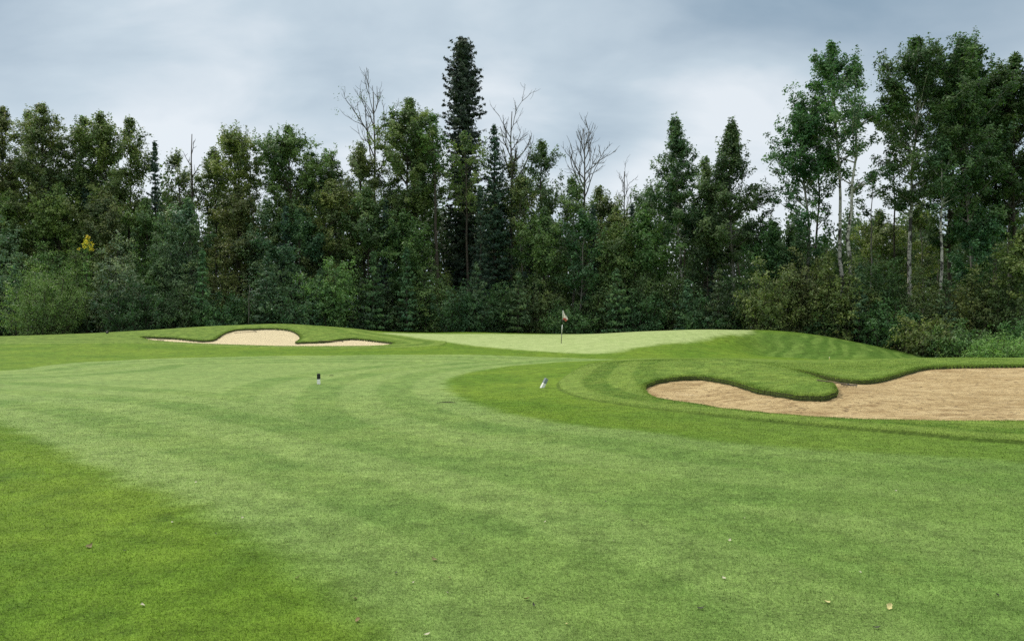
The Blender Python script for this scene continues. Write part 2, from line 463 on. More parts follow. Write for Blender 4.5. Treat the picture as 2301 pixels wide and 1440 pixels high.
def grass_colour(t, pos, blade=False):
    """albedo shared by the turf sheet and the blades that stand on it"""
    df, dg, ro, ds = t.attr('d_fair'), t.attr('d_green'), t.attr('rough'), t.attr('d_step')
    wob = t.math('MULTIPLY', t.math('SUBTRACT', t.noise(pos, 1.3, 4, 0.6), 0.5), 0.9)
    fair = t.rng(t.math('ADD', df, t.math('MULTIPLY', wob, 0.8)), -0.28, 0.28)
    green = t.rng(t.math('ADD', dg, t.math('MULTIPLY', wob, 0.9)), -0.30, 0.75)
    patch = t.noise(pos, 0.33, 5, 0.6); patch2 = t.noise(t.mapping(pos, (1, 1, 1), (9, 3, 0)), 1.6, 5, 0.62)
    # mowing passes follow the edge of the fairway and the steps round the bunkers
    def stripes(d, width, sharp=0.35, k=0.25):
        ph = t.math('SINE', t.math('MULTIPLY', t.math('ADD', d, t.math('MULTIPLY', wob, k)), pi / width))
        return t.rng(ph, -sharp, sharp)
    spq = t.n('ShaderNodeSeparateXYZ'); t.set(spq, 0, pos)
    lush = t.math('MULTIPLY', t.rng(t.math('ADD', spq.outputs[0], t.math('MULTIPLY', wob, 3.0)), -1.5, 7.0), t.rng(spq.outputs[1], 19.0, 11.0))
    lush = t.math('MAXIMUM', lush, t.math('MULTIPLY', t.rng(spq.outputs[1], 9.0, 4.0), 0.55))
    s_f = stripes(df, 0.95); s_r = stripes(ds, 0.75)
    cf = t.mix(t.rng(patch, 0.35, 0.68), (0.122, 0.204, 0.050), (0.178, 0.258, 0.070))
    cf = t.mix(t.math('MULTIPLY', s_f, 0.40), cf, (0.235, 0.315, 0.105))
    cf = t.mix(t.math('MULTIPLY', t.rng(patch2, 0.50, 0.75), 0.35), cf, (0.092, 0.182, 0.042))
    cf = t.mix(t.math('MULTIPLY', lush, 0.75), cf, t.mix(t.rng(patch2, 0.3, 0.7), (0.078, 0.156, 0.028), (0.112, 0.190, 0.040)))
    cc = t.mix(t.rng(patch, 0.33, 0.66), (0.088, 0.165, 0.016), (0.128, 0.202, 0.022))
    cc = t.mix(t.math('MULTIPLY', t.rng(patch2, 0.5, 0.72), 0.4), cc, (0.058, 0.122, 0.018))
    right = t.math('MULTIPLY', t.rng(spq.outputs[0], 0.5, 5.0), t.rng(spq.outputs[1], 26.0, 18.0))
    cc = t.mix(t.math('MULTIPLY', right, 0.6), cc, (0.112, 0.186, 0.034))
    cr_ = t.mix(t.rng(patch2, 0.35, 0.7), (0.076, 0.142, 0.020), (0.130, 0.195, 0.032))
    # lengthwise passes over the shoulder to the right of the green
    sp = t.n('ShaderNodeSeparateXYZ'); t.set(sp, 0, pos)
    diag = t.math('ADD', t.math('MULTIPLY', sp.outputs[0], 1.0), t.math('MULTIPLY', sp.outputs[1], -0.55))
    diag = t.math('ADD', diag, t.math('MULTIPLY', t.math('SUBTRACT', t.noise(pos, 0.16, 2), 0.5), 6.0))
    sh = t.math('MULTIPLY', stripes(diag, 0.62, 0.9, 0.7), t.rng(t.noise(pos, 0.5, 4), 0.3, 0.6))
    inrange = t.math('MULTIPLY', t.rng(sp.outputs[0], 14.0, 19.0), t.math('MULTIPLY', t.rng(sp.outputs[1], 49.0, 53.0), t.rng(sp.outputs[1], 60.5, 57.0)))
    cr_ = t.mix(t.math('MULTIPLY', t.math('MULTIPLY', s_r, 0.42), t.math('SUBTRACT', 1.0, inrange)), cr_, (0.205, 0.285, 0.060))
    slope = t.mix(sh, (0.060, 0.122, 0.022), (0.118, 0.196, 0.042))
    cc = t.mix(t.math('MULTIPLY', inrange, 0.8), cc, slope)
    cr_ = t.mix(t.math('MULTIPLY', inrange, 0.8), cr_, slope)
    c = t.mix(fair, cc, cf)
    c = t.mix(ro, c, cr_)
    gd = t.mix(t.rng(patch2, 0.3, 0.7), (0.270, 0.350, 0.130), (0.350, 0.425, 0.180))
    c = t.mix(green, c, gd)
    dry = t.rng(t.noise(t.mapping(pos, (1, 1, 1), (2, 8, 5)), 0.8, 6, 0.7), 0.60, 0.80)
    c = t.mix(t.math('MULTIPLY', dry, 0.16), c, (0.26, 0.25, 0.07))
    return c, green


def make_turf():
    m, t, p, o = new_mat('turf')
    pos = t.n('ShaderNodeTexCoord').outputs['Object']
    c, green = grass_colour(t, pos)
    f1 = t.noise(pos, 34, 3, 0.7); f2 = t.noise(t.mapping(pos, (1.0, 0.6, 1)), 120, 2, 0.7); f3 = t.noise(pos, 8, 4, 0.65); f4 = t.noise(pos, 2.6, 5, 0.7)
    f = t.math('ADD', t.math('MULTIPLY', f1, 0.4), t.math('ADD', t.math('MULTIPLY', f2, 0.4), t.math('ADD', t.math('MULTIPLY', f3, 0.25), t.math('MULTIPLY', t.math('SUBTRACT', f4, 0.5), 0.35))))
    k = t.rng(f, 0.38, 0.66, 0.38, 1.66, smooth=False)
    kk = t.n('ShaderNodeCombineXYZ')
    for i in range(3): t.set(kk, i, k)
    soil_shade = t.rng(t.attr('d_sand'), -0.001, 0.003)     # cut earth of a bunker edge, the lip's shade painted into its colour
    soft = t.math('MULTIPLY', green, 0.5)
    c2 = t.mix(1.0, c, kk.outputs[0], 'MULTIPLY')
    c = t.mix(soft, c2, c)
    c = t.mix(t.math('MULTIPLY', t.attr('step_shade'), 0.75), c, (0.022, 0.040, 0.008))     # stems and thatch of the mown step, its shadow line painted in
    c = t.mix(soil_shade, c, (0.040, 0.050, 0.018))
    t.set(p, 'Base Color', c); t.set(p, 'Roughness', 0.8); t.set(p, 'Specular IOR Level', 0.06)
    b = t.n('ShaderNodeBump'); t.set(b, 'Height', f); t.set(b, 'Strength', 0.55); t.set(b, 'Distance', 0.03)
    t.set(p, 'Normal', b.outputs[0])
    M['turf'] = m

    m, t, p, o = new_mat('grass_blade')
    pos = t.n('ShaderNodeTexCoord').outputs['Object']
    c, green = grass_colour(t, pos)
    tint = t.attr('tint')
    kk = t.n('ShaderNodeCombineXYZ')
    for i in range(3): t.set(kk, i, t.rng(tint, 0, 1, 0.5, 2.5, smooth=False))
    c = t.mix(1.0, c, kk.outputs[0], 'MULTIPLY')
    c = t.mix(t.rng(tint, 0.93, 1.0, 0, 0.6), c, (0.34, 0.33, 0.12))
    t.set(p, 'Base Color', c); t.set(p, 'Roughness', 0.6); t.set(p, 'Specular IOR Level', 0.12)
    tr = t.n('ShaderNodeBsdfTranslucent'); t.set(tr, 0, c)
    ms = t.n('ShaderNodeMixShader'); t.set(ms, 0, 0.3)
    t.t.links.new(p.outputs[0], ms.inputs[1]); t.t.links.new(tr.outputs[0], ms.inputs[2]); t.t.links.new(ms.outputs[0], o.inputs[0])
    M['blade'] = m

    m, t, p, o = new_mat('bunker_sand')
    pos = t.n('ShaderNodeTexCoord').outputs['Object']
    a = t.noise(pos, 0.6, 5, 0.6); b_ = t.noise(pos, 6, 5, 0.65); g = t.noise(pos, 90, 3, 0.7)
    c = t.mix(t.rng(a, 0.35, 0.65), (0.435, 0.318, 0.150), (0.590, 0.455, 0.236))
    c = t.mix(t.math('MULTIPLY', t.rng(b_, 0.46, 0.66), 0.8), c, (0.285, 0.190, 0.085))
    c = t.mix(t.math('MULTIPLY', t.rng(g, 0.4, 0.7), 0.25), c, (0.58, 0.46, 0.30))
    st = t.noise(t.mapping(pos, (0.7, 2.4, 1), rot=(0, 0, 0.25)), 1.5, 7, 0.72)
    c = t.mix(t.math('MULTIPLY', t.rng(st, 0.50, 0.64), 0.75), c, (0.265, 0.172, 0.078))
    c = t.mix(t.math('MULTIPLY', t.rng(st, 0.46, 0.34), 0.5), c, (0.70, 0.56, 0.34))
    # pebbles and crumbs of turf
    v = t.n('ShaderNodeTexVoronoi'); t.set(v, 'Vector', t.mapping(pos, (1, 1, 1))); t.set(v, 'Scale', 6.5)
    sp_ = t.math('MULTIPLY', t.rng(v.outputs[0], 0.34, 0.18), t.rng(t.noise(pos, 1.6, 4, 0.7), 0.46, 0.58))
    c = t.mix(t.math('MULTIPLY', sp_, 0.9), c, (0.13, 0.085, 0.045))
    # the far bunkers were filled with paler sand
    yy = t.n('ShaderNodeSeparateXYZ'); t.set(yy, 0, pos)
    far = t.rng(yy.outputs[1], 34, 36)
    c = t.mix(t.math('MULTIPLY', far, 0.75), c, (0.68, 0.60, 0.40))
    t.set(p, 'Base Color', c); t.set(p, 'Roughness', 0.9); t.set(p, 'Specular IOR Level', 0.15)
    h = t.math('ADD', t.math('MULTIPLY', b_, 0.7), t.math('MULTIPLY', g, 0.25))
    rk = t.n('ShaderNodeTexWave'); t.set(rk, 'Vector', t.mapping(pos, (1, 1, 1), rot=(0, 0, 1.2))); t.set(rk, 'Scale', 3.2); t.set(rk, 'Distortion', 3.0); t.set(rk, 'Detail', 2.0); t.set(rk, 'Detail Scale', 0.6)
    h = t.math('ADD', h, t.math('MULTIPLY', rk.outputs[1], 0.18))
    b = t.n('ShaderNodeBump'); t.set(b, 'Height', h); t.set(b, 'Strength', 0.9); t.set(b, 'Distance', 0.11)
    t.set(p, 'Normal', b.outputs[0])
    M['sand'] = m


make_turf()
build_ground()
build_sand('sand_bunker', BUNK_R, 0.045, 0.08)
build_sand('sand_bunker', BUNK_L, 0.12, 0.105)


# ------------------------------------------------------------------ grass blades
def blades(name, X, Y, hgt, wid, lean, rng, z=None):
    n = len(X)
    z = ground_z(X, Y) if z is None else z
    a = rng.random(n) * tau; b = rng.random(n) * tau
    ld = np.abs(rng.normal(0, lean, n)) * hgt
    base = np.stack([X, Y, z - 0.004], -1)
    side = np.stack([np.cos(a), np.sin(a), np.zeros(n)], -1) * (wid / 2)[:, None]
    tip = base + np.stack([np.cos(b) * ld, np.sin(b) * ld, hgt], -1)
    V = np.stack([base - side, base + side, tip], 1).reshape(-1, 3)
    Tt = np.arange(3 * n).reshape(-1, 3)
    rep = lambda q: np.repeat(q, 3)
    tint = rng.random(n)
    at = dict(d_fair=rep(sdf(X, Y, FAIR, 6.0)), d_green=rep(sdf(X, Y, GREEN, 4.0)),
              rough=rep(np.maximum(sstep(sdf(X, Y, ROUGH_R, 3.0), -0.02, 0.05), sstep(sdf(X, Y, ROUGH_L, 3.0), -0.03, 0.08))),
              d_step=rep(sdf(X, Y, ROUGH_R, 3.0)), tint=rep(tint))
    me = mesh_np(name, V, [Tt], M['blade'], at)
    return obj(name, me, kind='stuff')


def lawn():
    rng = np.random.default_rng(11)
    N = 620000
    r = 3.5 * (24 / 3.5) ** rng.random(N); a = np.radians(rng.uniform(-35, 35, N))
    keep = rng.random(N) < 1 - sstep(r, 13, 24)
    r, a = r[keep], a[keep]
    X = r * np.sin(a); Y = r * np.cos(a)
    ok = (sdf(X, Y, BUNK_R, 1.0) < -0.02)
    X, Y, r = X[ok], Y[ok], r[ok]; n = len(X)
    hgt = rng.uniform(0.008, 0.019, n) * (1 + 0.02 * r); wid = 0.0030 * (r / 4) ** 0.85 * rng.uniform(0.6, 1.4, n)
    o = blades('grass', X, Y, hgt, wid, 0.8, rng)
    o['label'] = 'short mown grass blades covering the near fairway'; o['category'] = 'grass'
    # longer turf round the near bunker, densest along the lips
    N = 260000
    X = rng.uniform(2, 20, N); Y = rng.uniform(8, 33, N)
    rr = sdf(X, Y, ROUGH_R, 3.0); db = sdf(X, Y, BUNK_R, 3.0)
    p = np.where(rr > 0, 0.45, 0.0) * (db < 0.01); p = np.maximum(p, ((db > -0.30) & (db < 0.015)) * 1.0)
    p = np.maximum(p, ((rr > 0.05) & (rr < 0.16)) * 1.0)
    k = rng.random(N) < p
    X, Y = X[k], Y[k]
    # extra along the edges
    def along(poly, m, spread, off, closed=True):
        L = poly if not closed else np.vstack([poly, poly[:1]])
        seg = np.linalg.norm(np.diff(L, axis=0), axis=1); cum = np.concatenate([[0], np.cumsum(seg)])
        u = rng.random(m) * cum[-1]; i = np.clip(np.searchsorted(cum, u) - 1, 0, len(seg) - 1)
        t = ((u - cum[i]) / seg[i])[:, None]; q = L[i] * (1 - t) + L[i + 1] * t
        return q + rng.normal(0, spread, (m, 2))
    q = along(BUNK_R, 75000, 0.06, 0); q = q[(sdf(q[:, 0], q[:, 1], BUNK_R, 3.0) < 0.03)]
    s = along(ROUGH_R[:36], 24000, 0.05, 0, False); s = s[(sdf(s[:, 0], s[:, 1], ROUGH_R, 3.0) > 0.03) & (rng.random(len(s)) < .15 + .85 * sstep(s[:, 0], 1.6, 6.0))]
    X = np.concatenate([X, q[:, 0], s[:, 0]]); Y = np.concatenate([Y, q[:, 1], s[:, 1]])
    vis = np.abs(X) < Y * 0.72
    X, Y = X[vis], Y[vis]; n = len(X)
    z = ground_z(X, Y); T = terr(X, Y); z = np.maximum(z, T - 0.03)
    o = blades('rough_grass', X, Y, rng.uniform(0.016, 0.040, n), 0.008 * rng.uniform(0.6, 1.5, n) * (Y / 18), 0.7, rng, z)
    o['label'] = 'longer grass fringing the near sand bunker'; o['category'] = 'grass'
    # far bunkers' lips
    q = along(BUNK_L, 26000, 0.10, 0); q = q[(sdf(q[:, 0], q[:, 1], BUNK_L, 3.0) < 0.02)]
    X, Y = q[:, 0], q[:, 1]; n = len(X); z = np.maximum(ground_z(X, Y), terr(X, Y) - 0.05)
    o = blades('rough_grass', X, Y, rng.uniform(0.02, 0.045, n), 0.02 * rng.uniform(0.6, 1.5, n), 0.6, rng, z)
    o['label'] = 'longer grass fringing the far sand bunkers'; o['category'] = 'grass'


lawn()


# ------------------------------------------------------------------ tree materials
def bark_mat(name, a, b, scale=(6, 6, 1.5), rough=0.85):
    m, t, p, o = new_mat(name)
    pos = t.n('ShaderNodeTexCoord').outputs['Object']
    n_ = t.noise(t.mapping(pos, scale), 3.0, 5, 0.65)
    t.set(p, 'Base Color', t.mix(t.rng(n_, 0.35, 0.65), a, b)); t.set(p, 'Roughness', rough); t.set(p, 'Specular IOR Level', 0.2)
    bp = t.n('ShaderNodeBump'); t.set(bp, 'Height', n_); t.set(bp, 'Strength', 0.6); t.set(bp, 'Distance', 0.04); t.set(p, 'Normal', bp.outputs[0])
    M[name] = m


bark_mat('bark_dark', (0.035, 0.030, 0.024), (0.095, 0.082, 0.066))
bark_mat('bark_grey', (0.10, 0.095, 0.085), (0.26, 0.25, 0.225))
bark_mat('bark_dead', (0.055, 0.052, 0.046), (0.15, 0.14, 0.125))


def birch_mat():
    m, t, p, o = new_mat('bark_white')
    pos = t.n('ShaderNodeTexCoord').outputs['Object']
    band = t.noise(t.mapping(pos, (2.2, 2.2, 7.0)), 1.0, 4, 0.7)
    knot = t.noise(t.mapping(pos, (1.6, 1.6, 1.1), (4, 4, 1)), 1.0, 3, 0.6)
    c = t.mix(t.noise(pos, 2.0, 3), (0.30, 0.29, 0.26), (0.52, 0.51, 0.46))
    k = t.math('MAXIMUM', t.rng(band, 0.54, 0.61), t.rng(knot, 0.54, 0.60))
    t.set(p, 'Base Color', t.mix(k, c, (0.035, 0.032, 0.03))); t.set(p, 'Roughness', 0.75)
    M['bark_white'] = m


birch_mat()


def leaf_mat(name, trans=0.30, rough=0.5, spec=0.28):
    m, t, p, o = new_mat(name)
    oi = t.n('ShaderNodeObjectInfo').outputs['Color']
    v1, v2 = t.attr('tint'), t.attr('hue')
    kk = t.n('ShaderNodeCombineXYZ')
    br = t.rng(v1, 0.1, 0.9, 0.42, 2.5, smooth=False)
    t.set(kk, 0, t.math('MULTIPLY', br, t.rng(v2, 0, 1, 0.78, 1.22, smooth=False)))
    t.set(kk, 1, br); t.set(kk, 2, t.math('MULTIPLY', br, t.rng(v2, 0, 1, 1.2, 0.8, smooth=False)))
    c = t.mix(1.0, oi, kk.outputs[0], 'MULTIPLY')
    t.set(p, 'Base Color', c); t.set(p, 'Roughness', rough); t.set(p, 'Specular IOR Level', spec)
    tr = t.n('ShaderNodeBsdfTranslucent'); t.set(tr, 0, t.mix(1.0, c, (1.1, 1.3, 0.7), 'MULTIPLY'))
    ms = t.n('ShaderNodeMixShader'); t.set(ms, 0, trans)
    t.t.links.new(p.outputs[0], ms.inputs[1]); t.t.links.new(tr.outputs[0], ms.inputs[2]); t.t.links.new(ms.outputs[0], o.inputs[0])
    M[name] = m


leaf_mat('leaf'); leaf_mat('needle', 0.08, 0.6, 0.3)


# ------------------------------------------------------------------ tree builders
class Leaves:
    def __init__(s, rng): s.rng = rng; s.c = []; s.sz = []; s.cl = []; s.dir = []; s.ar = []; s.lb = []
    def cloud(s, centres, rad, per, size, aspect=0.62, squash=0.8, core=None, lobe=None):
        """clumps of leaves round each centre"""
        centres = np.asarray(centres, float)
        if not len(centres): return
        n = len(centres); rad = np.broadcast_to(rad, (n,))
        g = s.rng.normal(0, 0.55, (n, per, 3)); g[..., 2] *= squash
        c = centres[:, None, :] + g * rad[:, None, None]
        k = centres.mean(0) if core is None else np.asarray(core, float)
        o = (c - k).reshape(-1, 3); o /= np.linalg.norm(o, axis=1, keepdims=True) + 1e-6
        s.dir.append(o); s.lb.append(np.full(n * per, s.rng.random() if lobe is None else lobe))
        s.c.append(c.reshape(-1, 3)); s.sz.append(size * s.rng.uniform(0.65, 1.3, n * per))
        t = s.rng.random(n); s.cl.append(np.repeat(t, per)); s.ar.append(np.full(n * per, aspect))
    def mesh(s, name, mat):
        rng = s.rng
        if not s.c: return None
        c = np.vstack(s.c); sz = np.concatenate(s.sz); cl = np.concatenate(s.cl); ar = np.concatenate(s.ar); n = len(c)
        nrm = rng.normal(0, 0.62, (n, 3)) + np.vstack(s.dir) * 1.0; nrm[:, 2] += 0.30; nrm /= np.linalg.norm(nrm, axis=1, keepdims=True)
        q = rng.normal(0, 1, (n, 3)); a = np.cross(nrm, q); a /= np.linalg.norm(a, axis=1, keepdims=True) + 1e-9; b = np.cross(nrm, a)
        L = (sz / 2)[:, None]; Wd = (sz * ar / 2)[:, None]
        V = np.stack([c - a * L, c + b * Wd + a * L * 0.1, c + a * L, c - b * Wd + a * L * 0.1], 1).reshape(-1, 3)
        lb = np.concatenate(s.lb); tint = np.clip(0.42 * lb + 0.28 * cl + 0.30 * rng.random(n), 0, 1); hue = np.clip(0.4 * rng.random(n) + 0.6 * np.roll(lb, 7), 0, 1)
        return mesh_np(name, V, [np.arange(4 * n).reshape(-1, 4)], mat, dict(tint=np.repeat(tint, 4), hue=np.repeat(hue, 4)))


def bent(p0, d, L, n, rng, rise=0.0, wob=0.12):
    """a limb from p0 in direction d, bending upward by rise"""
    pts = [np.array(p0, float)]; d = np.array(d, float); d /= np.linalg.norm(d)
    for i in range(n):
        d = d + np.array([0, 0, rise / n]) + rng.normal(0, wob / sqrt(n), 3); d /= np.linalg.norm(d)
        pts.append(pts[-1] + d * L / n)
    return np.array(pts)


def profile(kind):
    return {
        'oval':   [(0, .4), (.15, .85), (.4, 1), (.65, .85), (.85, .5), (1, .14)],
        'round':  [(0, .3), (.2, .75), (.5, 1), (.78, .9), (.93, .62), (1, .3)],
        'cone':   [(0, .8), (.12, 1), (.35, .88), (.6, .56), (.78, .30), (.9, .14), (1, .05)],
        'column': [(0, .5), (.2, .95), (.45, 1), (.7, .78), (.86, .5), (.95, .28), (1, .12)],
        'fan':    [(0, .15), (.3, .4), (.6, .85), (.85, 1), (1, .55)],
        'layers': [(0, .5), (.12, .9), (.22, .55), (.36, 1), (.5, .65), (.62, 1), (.76, .6), (.87, .8), (1, .15)],
        'spire':  [(0, 1), (.25, .82), (.5, .52), (.7, .3), (.85, .2), (1, .05)],
    }[kind]


def broadleaf(name, seed, H, cb, hw, prof='oval', trunk_r=None, leaf=0.215, dens=1.0, bark='bark_dark', lean=(0, 0), up=0.9, gap=0.0, color=(.05, .08, .03), bare_top=0.0, fork=0):
    """trunk with ascending limbs; cb = clear height below the crown, hw = half width of the crown.
    Returns (trunk mesh, crown mesh)."""
    rng = np.random.default_rng(seed)
    tr = trunk_r or H * 0.0085
    g = Geo(); lv = Leaves(rng)
    heads = [((0, 0), 1.0)] if not fork else [((-0.5, 0.1), 1.0), ((0.6, -0.1), 0.93)] + ([((0.1, .6), .8)] if fork > 2 else [])
    pk = profile(prof); pt = [a for a, b in pk]; pr = [b for a, b in pk]
    for (ox, oy), hs in heads:
        n = 11; t = np.linspace(0, 1, n); Hh = H * hs
        wob = np.cumsum(rng.normal(0, 0.011 * H, (n, 2)), 0) * 0.5; wob -= wob[0]
        tp = np.stack([lean[0] * t ** 1.3 * H + ox * hw * t * 0.8 + wob[:, 0], lean[1] * t * H + oy * hw * t * .8 + wob[:, 1], t * Hh], -1)
        g.tube(tp, tr * (1 - 0.90 * t ** 0.85) + 0.012, 8)
        share = 1.0 if not fork else 0.62
        nb = int(max(16, (Hh - cb) * 5.4 * dens * share))
        ts = np.sort(rng.random(nb)) ** 0.9
        ts = ts * (1 - bare_top)
        for i, u in enumerate(ts):
            if gap and sin(u * 19 + seed) > 1 - gap and u < .9: continue
            z = cb + (Hh - cb) * u
            k = z / Hh; base = np.array([np.interp(k, t, tp[:, j]) for j in range(3)])
            R = hw * np.interp(u, pt, pr) * rng.uniform(0.55, 1.12)
            az = rng.random() * tau
            upk = up * (0.5 + 1.1 * u)
            d = np.array([cos(az), sin(az), upk])
            L = R * sqrt(1 + upk * upk * 0.9) * 1.08
            L = min(L, max(0.35, (Hh - 0.9 - base[2]) / 0.86))
            p = bent(base, d, L, 5, rng, rise=0.22, wob=0.28)
            g.tube(p, np.linspace(max(0.012, tr * 0.32 * (1 - u * 0.6)), 0.008, len(p)), 4, cap=False)
            cen = []
            nt = max(3, int(L * 3.0))
            for q in range(nt):
                f = rng.uniform(0.30, 1.0); j = f * 5; j0 = min(int(j), 4)
                b0 = p[j0] * (1 - (j - j0)) + p[j0 + 1] * (j - j0)
                sd = rng.normal(0, 1, 3); sd[2] = abs(sd[2]) * 0.7 + 0.15
                tl = rng.uniform(0.3, 0.9) * min(1.05, 0.30 + L * 0.25)
                e = b0 + sd / np.linalg.norm(sd) * tl
                if q % 2 == 0: g.tube(np.array([b0, (b0 + e) / 2 + rng.normal(0, .04, 3), e]), [0.012, 0.009, 0.006], 3, cap=False)
                cen += [b0 * (1 - w_) + e * w_ for w_ in (0.45, 0.75, 1.0)]
            if rng.random() < .8:        # pointed leading shoot
                sl_ = min(rng.uniform(.5, 1.25) * (0.7 + .6 * u), max(.3, Hh - p[-1][2] + (.9 if prof == 'cone' else .55))); sh = np.array([p[-1] + np.array([0.10 * q_ * rng.normal(), 0.10 * q_ * rng.normal(), sl_ * q_]) for q_ in (.25, .5, .75, 1.0)])
                g.tube(np.vstack([p[-1:], sh]), [.01, .009, .008, .007, .005], 3, cap=False)
                for q_ in range(4): lv.cloud(sh[q_:q_ + 1], .26 - .045 * q_, 9 - q_, leaf * .9, squash=1.1, core=sh[q_] - [0, 0, .3])
            cen = np.array(cen + [p[-1]]) + rng.normal(0, 0.10, (len(cen) + 1, 3))
            cen = cen[rng.random(len(cen)) < 0.88]
            lv.cloud(cen, 0.27, int(13 * min(dens, 1.3)), leaf, core=p[3] - [0, 0, .2])
    return g.mesh(name + '_trunk', M[bark], True), lv.mesh(name + '_crown', M['leaf'])


def conifer(name, seed, H, cb, hw, prof='spire', dens=1.0, needle=0.30, droop=0.35, bark='bark_dark', prof_pts=None):
    rng = np.random.default_rng(seed); g = Geo(); lv = Leaves(rng)
    n = 9; t = np.linspace(0, 1, n); wob = np.cumsum(rng.normal(0, 0.004 * H, (n, 2)), 0) * 0.4; wob -= wob[0]
    tp = np.stack([wob[:, 0], wob[:, 1], t * H], -1); g.tube(tp, H * 0.011 * (1 - 0.93 * t) + 0.012, 8)
    pk = prof_pts or profile(prof); pt = [a for a, b in pk]; pr = [b for a, b in pk]
    z = cb
    while z < H - 0.15:
        u = (z - cb) / (H - cb); R0 = hw * np.interp(u, pt, pr)
        m = max(4, int((5 + R0 * 1.6) * min(dens, 1.5)))
        a0 = rng.random() * tau
        for k in range(m):
            az = a0 + tau * k / m + rng.normal(0, 0.25); R = R0 * rng.uniform(0.5, 1.2)
            if rng.random() < 0.08: continue
            base = np.array([np.interp(z / H, t, tp[:, 0]), np.interp(z / H, t, tp[:, 1]), z + rng.normal(0, .06)])
            s = np.linspace(0, 1, 6)
            lift = (0.10 + 0.5 * u) * R * s - droop * R * s ** 1.6 * (1.2 - u) + 0.16 * R * s ** 4
            p = base + np.stack([cos(az) * R * s, sin(az) * R * s, lift], -1)
            g.tube(p, np.linspace(0.028, 0.007, 6) * min(1, .4 + R / 3), 3, cap=False)
            nn = max(3, int(R * 5.5 * dens)); f = rng.uniform(0.12, 1.0, nn)
            c = np.stack([np.interp(f, s, p[:, j]) for j in range(3)], -1)
            wd = 0.42 * R * (1 - f) + 0.10
            off = rng.uniform(-1, 1, nn) * wd * 0.8
            c += np.stack([-sin(az) * off, cos(az) * off, -np.abs(off) * 0.25 - rng.random(nn) * 0.12], -1)
            lv.cloud(c, 0.15, 6, needle, aspect=0.34, squash=0.55, core=p[2])
        z += rng.uniform(0.30, 0.56) * (1.0 if u < .8 else .75)
    lv.cloud(tp[-1:] + [0, 0, -.1], 0.15, 10, needle, aspect=.3, squash=2.0)
    return g.mesh(name + '_trunk', M[bark], True), lv.mesh(name + '_crown', M['needle'])


def snag(name, seed, H, cb, spread, fork_h=0.55, n_main=5, bark='bark_dead', tufts=0, levels=3, tilt=0.0):
    """a dead tree: bare trunk that divides into upcurving limbs and twigs"""
    rng = np.random.default_rng(seed); g = Geo(); lv = Leaves(rng)
    n = 9; t = np.linspace(0, 1, n); top = H * 0.97
    wob = np.cumsum(rng.normal(0, 0.006 * H, (n, 2)), 0) * 0.5; wob -= wob[0]
    tp = np.stack([wob[:, 0] + tilt * t ** 2 * H, wob[:, 1], t * top], -1)
    g.tube(tp, H * 0.009 * (1 - 0.88 * t) + 0.014, 7)
    tips = []
    def grow(p0, d, L, r, lev):
        p = bent(p0, d, L, 5, rng, rise=0.55, wob=0.30); g.tube(p, np.linspace(r, max(0.009, r * 0.4), 6), 4, cap=False)
        tips.append(p[-1])
        if lev <= 0: return
        for q in range(rng.integers(3, 6)):
            j = rng.integers(1, 6); dd = p[min(j, 5)] - p[min(j, 5) - 1]; dd /= np.linalg.norm(dd)
            sd = dd + rng.normal(0, 0.50, 3); sd[2] += 0.1
            grow(p[min(j, 5)], sd, L * rng.uniform(0.32, 0.6), r * 0.55, lev - 1)
    for i in range(n_main):
        u = (i + 0.5) / n_main
        z = fork_h + (0.93 - fork_h) * u; b = np.array([np.interp(z, t, tp[:, j]) for j in range(3)])
        az = i * 2.4 + rng.normal(0, .4)
        R = spread * (1.15 - 0.55 * u) * rng.uniform(.8, 1.1)
        up = rng.uniform(0.7, 1.3) + u * .6
        L = min(R * sqrt(1 + up * up) * 0.9, (H - b[2]) * 1.05 + 0.5)
        grow(b, (cos(az), sin(az), up), L, H * 0.0032 * (1.15 - u * .5), levels - 1)
    for i in range(12):      # dead stubs lower down
        z = rng.uniform(cb / H, fork_h + .1); b = np.array([np.interp(z, t, tp[:, j]) for j in range(3)]); az = rng.random() * tau
        p = bent(b, (cos(az), sin(az), rng.uniform(-.2, .5)), rng.uniform(.5, 1.8), 3, rng, .1, .3); g.tube(p, np.linspace(.025, .01, 4), 3, cap=False)
    crown = None
    if tufts:
        b = np.array(tips)[rng.integers(0, len(tips), tufts)] - [0, 0, .4]
        lv.cloud(b + rng.normal(0, .35, b.shape), 0.45, 14, 0.15); crown = lv.mesh(name + '_crown', M['leaf'])
    return g.mesh(name + '_trunk', M[bark], True), crown


